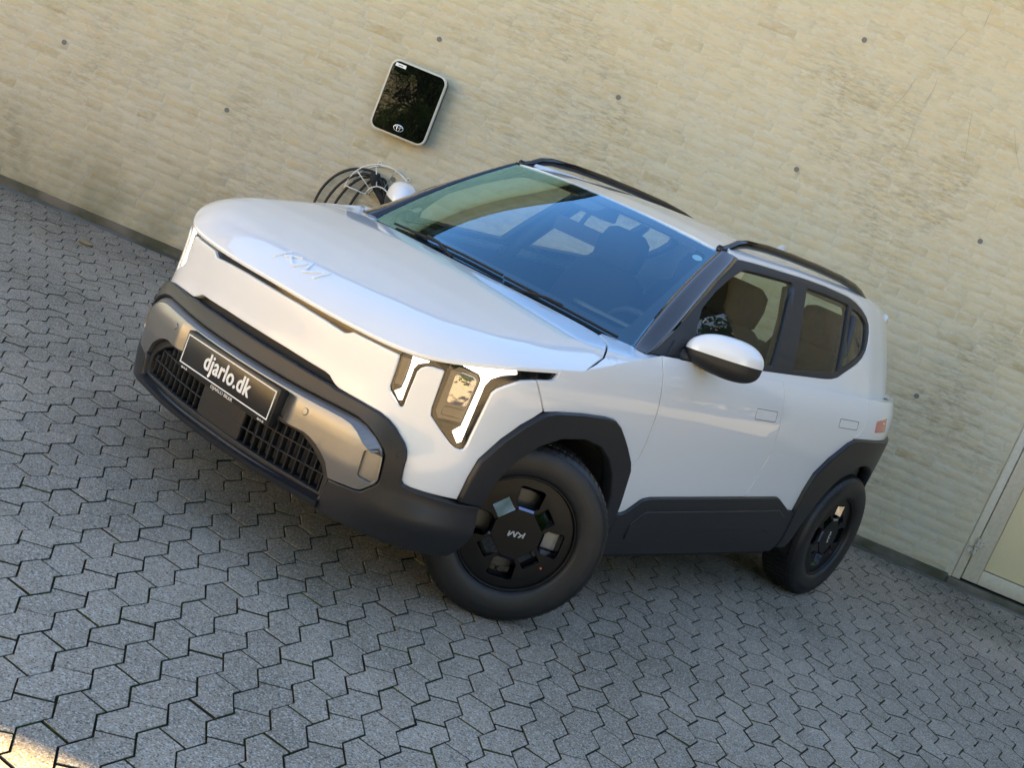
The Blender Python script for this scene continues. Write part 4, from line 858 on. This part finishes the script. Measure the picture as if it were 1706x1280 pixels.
vis = (px > 0) & (px < 1706) & (py > 0) & (py < 1280) & ~inside(SIL, px, py)
big = [w * h for *_, w, h in bl]; order = sorted([i for i in range(len(bl)) if vis[i] and bl[i][2] > .2], key=lambda i: dd[i])[:300]; near = set(order)
def brick_shape(w, h, seed):
    r_ = np.random.default_rng(seed); V = []; n = 5
    xs = [-w / 2, -w / 2 + .006, -w * .17, w * .17, w / 2 - .006, w / 2]; zs = [-h / 2, -h / 2 + .006, h / 2 - .006, h / 2]
    for j, z in enumerate(zs):
        for i, x in enumerate(xs):
            e = i in (0, 5) or j in (0, 3); V.append((x + r_.normal(0, .0018), (.0016 if e else -.0001 + r_.normal(0, .0004)), z + r_.normal(0, .0014)))
    return V, [(j * 6 + i, j * 6 + i + 1, j * 6 + i + 7, j * 6 + i + 6) for j in range(3) for i in range(5)]
stuff = MB(); bv = []
for s in range(10):
    V, Fc = brick_shape(BL_ - .011, BH - .011, s); me = bpy.data.meshes.new('brick'); me.from_pydata(V, [], Fc); me.materials.append(BRICK); me.polygons.foreach_set('use_smooth', [True] * len(me.polygons)); bv.append(me)
for i, (x, z, w, h) in enumerate(bl):
    if i in near:
        o = link('brick', bv[rng.integers(0, 10)], wl); o.location = (x + w / 2, rng.uniform(-.0007, .0006), z + h / 2); o.scale = (w / (BL_ - .011), 1, 1)
    else:
        V, Fc = brick_shape(w, h, i); d = rng.uniform(-.0007, .0006); stuff.add([(a + x + w / 2, b_ + d, c_ + z + h / 2) for a, b_, c_ in V], Fc)
tag(stuff.build('brick', BRICK, wl, smooth=True), kind='stuff')
MB().box((-7, -.022, -.02), (3.40, .10, .060)).box((4.47, -.022, -.02), (6.2, .10, .06)).build('plinth', PLINTH, BLD, bevel=.006)
for x, z in ((-3.438, 1.066), (-2.228, 1.063), (-1.008, 1.059), (-1.054, 2.021), (.177, 2.108), (1.417, 2.111), (2.67, 2.127), (1.481, 3.01), (2.721, 1.061), (.25, 3.03)):
    mb = MB().tube([(x, .004, z), (x, -.0055, z)], [.017, .0165], 14); mb.build('anchor_cap', M_CAP if 'M_CAP' in globals() else globals().setdefault('M_CAP', M('grey_anchor', (.16, .15, .13), .7)), BLD)
CRACKS = [[[2.127, 3.475], [2.127, 3.405], [2.128, 3.334]], [[2.046, 3.294], [2.016, 3.22], [1.998, 3.137], [1.989, 3.095]], [[1.999, 2.959], [2.006, 2.882], [1.988, 2.787]], [[1.876, 2.919], [1.866, 2.843], [1.849, 2.78], [1.802, 2.641]], [[1.988, 2.654], [2.0, 2.538], [1.997, 2.435]], [[2.282, 2.852], [2.304, 2.761], [2.333, 2.672], [2.372, 2.525]], [[2.567, 2.846], [2.63, 2.73], [2.72, 2.605]], [[1.418, 2.77], [1.5, 2.742], [1.563, 2.755]]]
CRK = M('crack_grime', (.34, .30, .22), .95)
for ln in CRACKS:
    n = len(ln); V = []
    for i, (x, z) in enumerate(ln):
        w = .0016 * (1 - .5 * abs(2 * i / (n - 1) - 1)); V += [(x - w, -.0022, z), (x + w, -.0022, z)]
    mesh('crack', V, [(2 * i, 2 * i + 1, 2 * i + 3, 2 * i + 2) for i in range(n - 1)], CRK, wl)
# roof with a dark eave
mb = MB().box((-7.3, -.42, 4.06), (6.5, .32, 4.10)); mb.build('soffit', SOFFIT, BLD)
mb = MB().box((-7.3, -.45, 4.03), (6.5, -.42, 4.21)); mb.build('fascia_board', SOFFIT, BLD)
V = [(-7.35, -.50, 4.20), (6.55, -.50, 4.20), (6.55, 4.6, 6.0), (-7.35, 4.6, 6.0), (6.55, 9.7, 4.2), (-7.35, 9.7, 4.2)]; mesh('roof', V, [(0, 1, 2, 3), (3, 2, 4, 5), (0, 3, 5), (1, 4, 2)], ROOFT, BLD)
MB().box((-7, .3, 0), (-6.8, 9.2, 4.1)).box((6.0, .3, 0), (6.2, 9.2, 4.1)).box((-7, 9.0, 0), (6.2, 9.2, 4.1)).build('rear_walls', MORTAR, BLD)
# door
dr = empty('door', (0, 0, 0), 0, BLD)
MB().box((3.426, -.010, .050), (3.482, .09, 2.16)).box((4.39, -.010, .05), (4.447, .09, 2.16)).box((3.482, -.010, 2.10), (4.39, .09, 2.16)).build('door_frame', DOORF, dr, bevel=.003)
for x0, x1 in ((3.488, 3.594), (4.28, 4.384)): MB().box((x0, -.018, .066), (x1, .03, 2.094)).build('door_stile', DOORF, dr, bevel=.003)
for z0, z1 in ((.066, .166), (1.99, 2.094)): MB().box((3.596, -.017, z0), (4.278, .03, z1)).build('door_rail', DOORF, dr, bevel=.003)
MB().box((3.600, -.008, .172), (4.274, .02, 1.985)).build('door_panel', DOORP, dr, bevel=.002)
MB().box((3.47, .012, .05), (4.40, .05, 2.12)).build('door_gap', DARKGAP, dr)
MB().box((3.40, -.05, -.02), (4.47, .12, .045)).build('threshold', PLINTH, dr, bevel=.006)
for z in (.30, 1.85):
    h = MB().tube([(3.484, -.030, z - .058), (3.484, -.034, z - .002)], .014, 10).tube([(3.484, -.030, z + .004), (3.484, -.034, z + .058)], .014, 10).box((3.438, -.020, z - .056), (3.482, -.012, z - .004)).box((3.488, -.028, z + .004), (3.535, -.019, z + .056)); h.build('hinge', RUSTY, dr, smooth=False)
# --- wall charger
CH = empty('wall_charger', (-1.072, WALLY, 1.568)); tag(CH, 'black glass wall charger box with a pale rim mounted on the brick wall', 'charger')
def rrect(w, h, r, n=8): return [(sx * (w / 2 - r) + r * math.cos(a), sz * (h / 2 - r) + r * math.sin(a)) for sx, sz, a0 in ((1, 1, 0), (-1, 1, math.pi / 2), (-1, -1, math.pi), (1, -1, 3 * math.pi / 2)) for a in [a0 + math.pi / 2 * k / n for k in range(n + 1)]]
def slab(poly, y0, y1, bev=0.):
    P = rev = poly; n = len(P); B = inset(P, bev) if bev else P
    V = [(x, y0, z) for x, z in P] + [(x, y1 + bev, z) for x, z in P] + [(x, y1, z) for x, z in B]
    return V, [(i, (i + 1) % n, n + (i + 1) % n, n + i)[::-1] for i in range(n)] + [(n + i, n + (i + 1) % n, 2 * n + (i + 1) % n, 2 * n + i)[::-1] for i in range(n)] + [tuple(range(2 * n, 3 * n))[::-1]]
MB().add(*slab(rrect(.376, .462, .05), -.006, -.10)).build('back_box', M('charger_grey', (.035, .038, .045), .45), CH)
MB().add(*slab(rrect(.392, .478, .055), -.098, -.124, .006)).build('rim', M('pale_rim', (.60, .56, .47), .4), CH)
gp = MB().add(*slab(rrect(.366, .452, .046), -.120, -.1275, .001)).build('glass_front', M('black_glass', (.003, .003, .003), .02, spec=.2, bump=(5.5, .06, .02)), CH)
MB().box((-.165, -.1295, .190), (-.093, -.1275, .212)).build('label_sticker', WHITEPRINT, CH); MB().box((-.145, -.1302, .197), (-.113, -.1296, .204)).build('label_print', M('grey_print', (.3, .3, .3), .6), CH)
mb = MB()
for a, b_, cx, cz in ((.032, .021, 0, 0), (.0105, .0205, 0, 0), (.022, .0095, 0, .0105)):
    mb.tube([(cx + a * math.cos(t), -.1285, -.178 + cz + b_ * math.sin(t)) for t in np.linspace(0, 2 * math.pi, 28, endpoint=False)], .0024, 5, closed=True, up=(0, 1, 0))
mb.build('emblem', SILVERPRINT, CH)
# --- wire cable hanger and cable
HG = empty('cable_hanger', (-1.04, WALLY, .95)); tag(HG, 'white wire half-round cable hanger fixed under the wall charger', 'cable hanger')
WIRE = M('white_wire', (.78, .76, .70), .4)
c0 = (-1.04, .915)
arc = lambda r, y, a0=-.06, a1=math.pi + .06, n=26: [(-1.04 + r * math.cos(t) * 1.0 + 1.04, y, .905 - .95 + r * .98 * math.sin(t)) for t in np.linspace(a0, a1, n)]
for nm, r, y in (('outer_wire', .232, -.115), ('outer_wire', .222, -.008), ('inner_wire', .085, -.118), ('inner_wire', .085, -.008)):
    MB().tube(arc(r, y), .0042, 6).build(nm, WIRE, HG, smooth=True)
for t in (.02, .75, 1.35, 1.95, 2.55, 3.12):
    f = lambda r, y: (r * math.cos(t), y, -.045 + r * .98 * math.sin(t))
    MB().tube([f(.222, -.008), f(.232, -.115), f(.085, -.118), f(.085, -.008)], .0040, 6).build('spoke_wire', WIRE, HG, smooth=True)
for sx in (-.09, .13):
    MB().tube([(sx + .012 * math.cos(t), -.006, .175 + .012 * math.sin(t) - (.03 if sx > 0 else 0)) for t in np.linspace(0, 2 * math.pi, 14, endpoint=False)], .003, 6, closed=True, up=(0, 1, 0)).build('screw_eye', WIRE, HG, smooth=True)
CB = empty('charging_cable', (-1.04, WALLY, .95)); tag(CB, 'black charging cable coiled over the white wire hanger', 'cable')
CABM = M('black_cable', (.014, .013, .013), .5)
for j, (rx, yy, dz, ox) in enumerate(((.30, -.05, -.02, -.10), (.26, -.085, -.06, -.07), (.215, -.065, -.09, -.06), (.165, -.04, -.10, -.02))):
    P = [(ox + rx * math.cos(t) * (1.0 if math.cos(t) < 0 else .55), yy + .012 * math.sin(3 * t), dz - .20 + (.33 + .02 * j) * math.sin(t) * (1 if math.sin(t) > 0 else 1.25)) for t in np.linspace(0, 2 * math.pi, 48, endpoint=False)]
    MB().tube(P, .0095, 8, closed=True, up=(0, 1, 0)).build('cable_loop', CABM, CB, smooth=True)
MB().tube([(-.075, -.10, .105), (-.06, -.09, .06), (-.03, -.08, .01), (.02, -.075, -.03), (.055, -.08, -.07)], [.036, .034, .024, .024, .019], 12, up=(0, 1, 0)).build('plug', MATTEBLK, CB, smooth=True)
MB().tube([(.075, -.095, .035), (.10, -.09, -.01), (.14, -.085, -.055), (.17, -.08, -.10)], [.022, .032, .032, .022], 12, up=(0, 1, 0)).build('plug', MATTEBLK, CB, smooth=True)
# --- fallen leaf
lf = MB(); V = []; 
for i, (x, w) in enumerate(((-.045, .001), (-.03, .014), (-.01, .022), (.012, .020), (.03, .010), (.045, .001))): V += [(x, -w, .010 + .010 * abs(x) * 20 * .5), (x, 0, .004 + .2 * abs(x) * .3), (x, w, .012 + .004 * i % .01)]
lf.add(V, [(3 * i + j, 3 * i + j + 1, 3 * i + j + 4, 3 * i + j + 3) for i in range(5) for j in range(2)])
l1 = lf.build('fallen_leaf', M('dry_leaf', (.36, .22, .08), .7), smooth=True); l1.location = (-2.52, 2.92, 0); l1.rotation_euler = (0, 0, .3); tag(l1, 'dry brown leaf lying on the paving near the wall', 'leaf')
# ------------------------------------------------------------------ unseen surroundings, partly added for their reflections and bounced light
LEAFM, nt, L, N, b, rn, pos, noise, rng_, mix, math_ = island_mat('leaf_green', 0, 0, 0, .6, 0)
c = mix(rng_(rn, 0., 1.), (.012, .062, .008), (.032, .115, .014)); L(c, b.inputs['Base Color']); b.inputs['Roughness'].default_value = .55
BARK = M('bark', (.09, .065, .045), .9, bump=(30, .6, .02))
def leaves(mb, c, r, n, size):
    d = rng.normal(0, 1, (n, 3)); d /= np.linalg.norm(d, axis=1)[:, None]; p = np.array(c) + d * np.array(r) * rng.uniform(.55, 1.0, (n, 1))
    a = rng.normal(0, 1, (n, 3)); a /= np.linalg.norm(a, axis=1)[:, None]; b_ = np.cross(a, rng.normal(0, 1, (n, 3))); b_ /= np.linalg.norm(b_, axis=1)[:, None] + 1e-9; s = size * rng.uniform(.6, 1.4, (n, 1))
    Q = np.stack([p - a * s, p - b_ * s * .45, p + a * s, p + b_ * s * .45], 1).reshape(-1, 3).tolist(); k = len(mb.V); mb.V += Q; mb.F += [(k + 4 * i, k + 4 * i + 1, k + 4 * i + 2, k + 4 * i + 3) for i in range(n)]
def tree(x, y, h, label):
    t = empty('tree', (x, y, 0)); tag(t, label, 'tree', 'trees across the yard')
    MB().tube([(0, 0, 0), (.05, .03, h * .25), (-.06, .05, h * .5), (.02, 0, h * .8)], [.16, .13, .09, .03], 9).build('trunk', BARK, t, smooth=True)
    mb = MB()
    for _ in range(26):
        a = rng.uniform(0, 6.28); q = rng.uniform(.2, 1) ** .6 * h * .30; z = rng.uniform(.30, .95) * h; k = 1 - abs(z / h - .6) * 1.2
        leaves(mb, (q * math.cos(a) * k, q * math.sin(a) * k, z), (h * .12, h * .12, h * .09), 90, .11)
    mb.build('crown', LEAFM, t)
for i, (x, y, h, lab) in enumerate(((-3.2, -16, 6.5, 'leafy green tree across the yard, opposite the wall charger'), (1.0, -18, 8.0, 'tall leafy tree across the yard, opposite the parked car'), (5.5, -15.5, 6.0, 'leafy tree across the yard, opposite the cream door'), (13.5, -1.5, 6.5, 'leafy tree beside the yard, past the corner of the brick building, by the hedge'), (13.2, 3.5, 7.5, 'tall leafy tree beside the corner of the brick building'), (13.5, 8.5, 8, 'tall leafy tree behind the corner of the brick building'), (-11, 1.0, 6, 'leafy tree standing past the far end of the added bounce wall'))): tree(x, y, h, lab)
hg = MB()
for _ in range(420): leaves(hg, (rng.uniform(-4.5, 10), -12.2 + rng.normal(0, .3), rng.uniform(.2, 3.6)), (.8, .45, .5), 90, .12)
tag(hg.build('hedge', LEAFM), 'long tall green hedge across the yard', 'hedge')
hg = MB()
for _ in range(760):
    y = rng.uniform(-7, 10); leaves(hg, (12.0 + rng.normal(0, .3), y, rng.uniform(.2, 6.2)), (.5, .8, .5), 90, .12)  # unseen hedge added to darken side reflections and block the sky
tag(hg.build('hedge', LEAFM), 'unseen tall green hedge added to darken the car side reflections', 'hedge')
HS = empty('bounce_wall', (-4.2, -6.0, 0), math.radians(57.3)); tag(HS, 'added cream wall bouncing sunlight onto the nose of the car', 'wall')  # unseen wall added to bounce warm sunlight onto the car front
HW = M('cream_render', (.72, .62, .45), .9, noise=(2, (.68, .59, .43), .4, .6))
MB().box((-.3, -.5, 0), (0, 7, 1.95)).build('wall', HW, HS, bevel=.01)
for i in range(15): MB().box((-.36, -.55 + i * .507, 1.952), (.06, -.05 + i * .507, 2.01)).build('coping_stone', ROOFT, HS, bevel=.006)
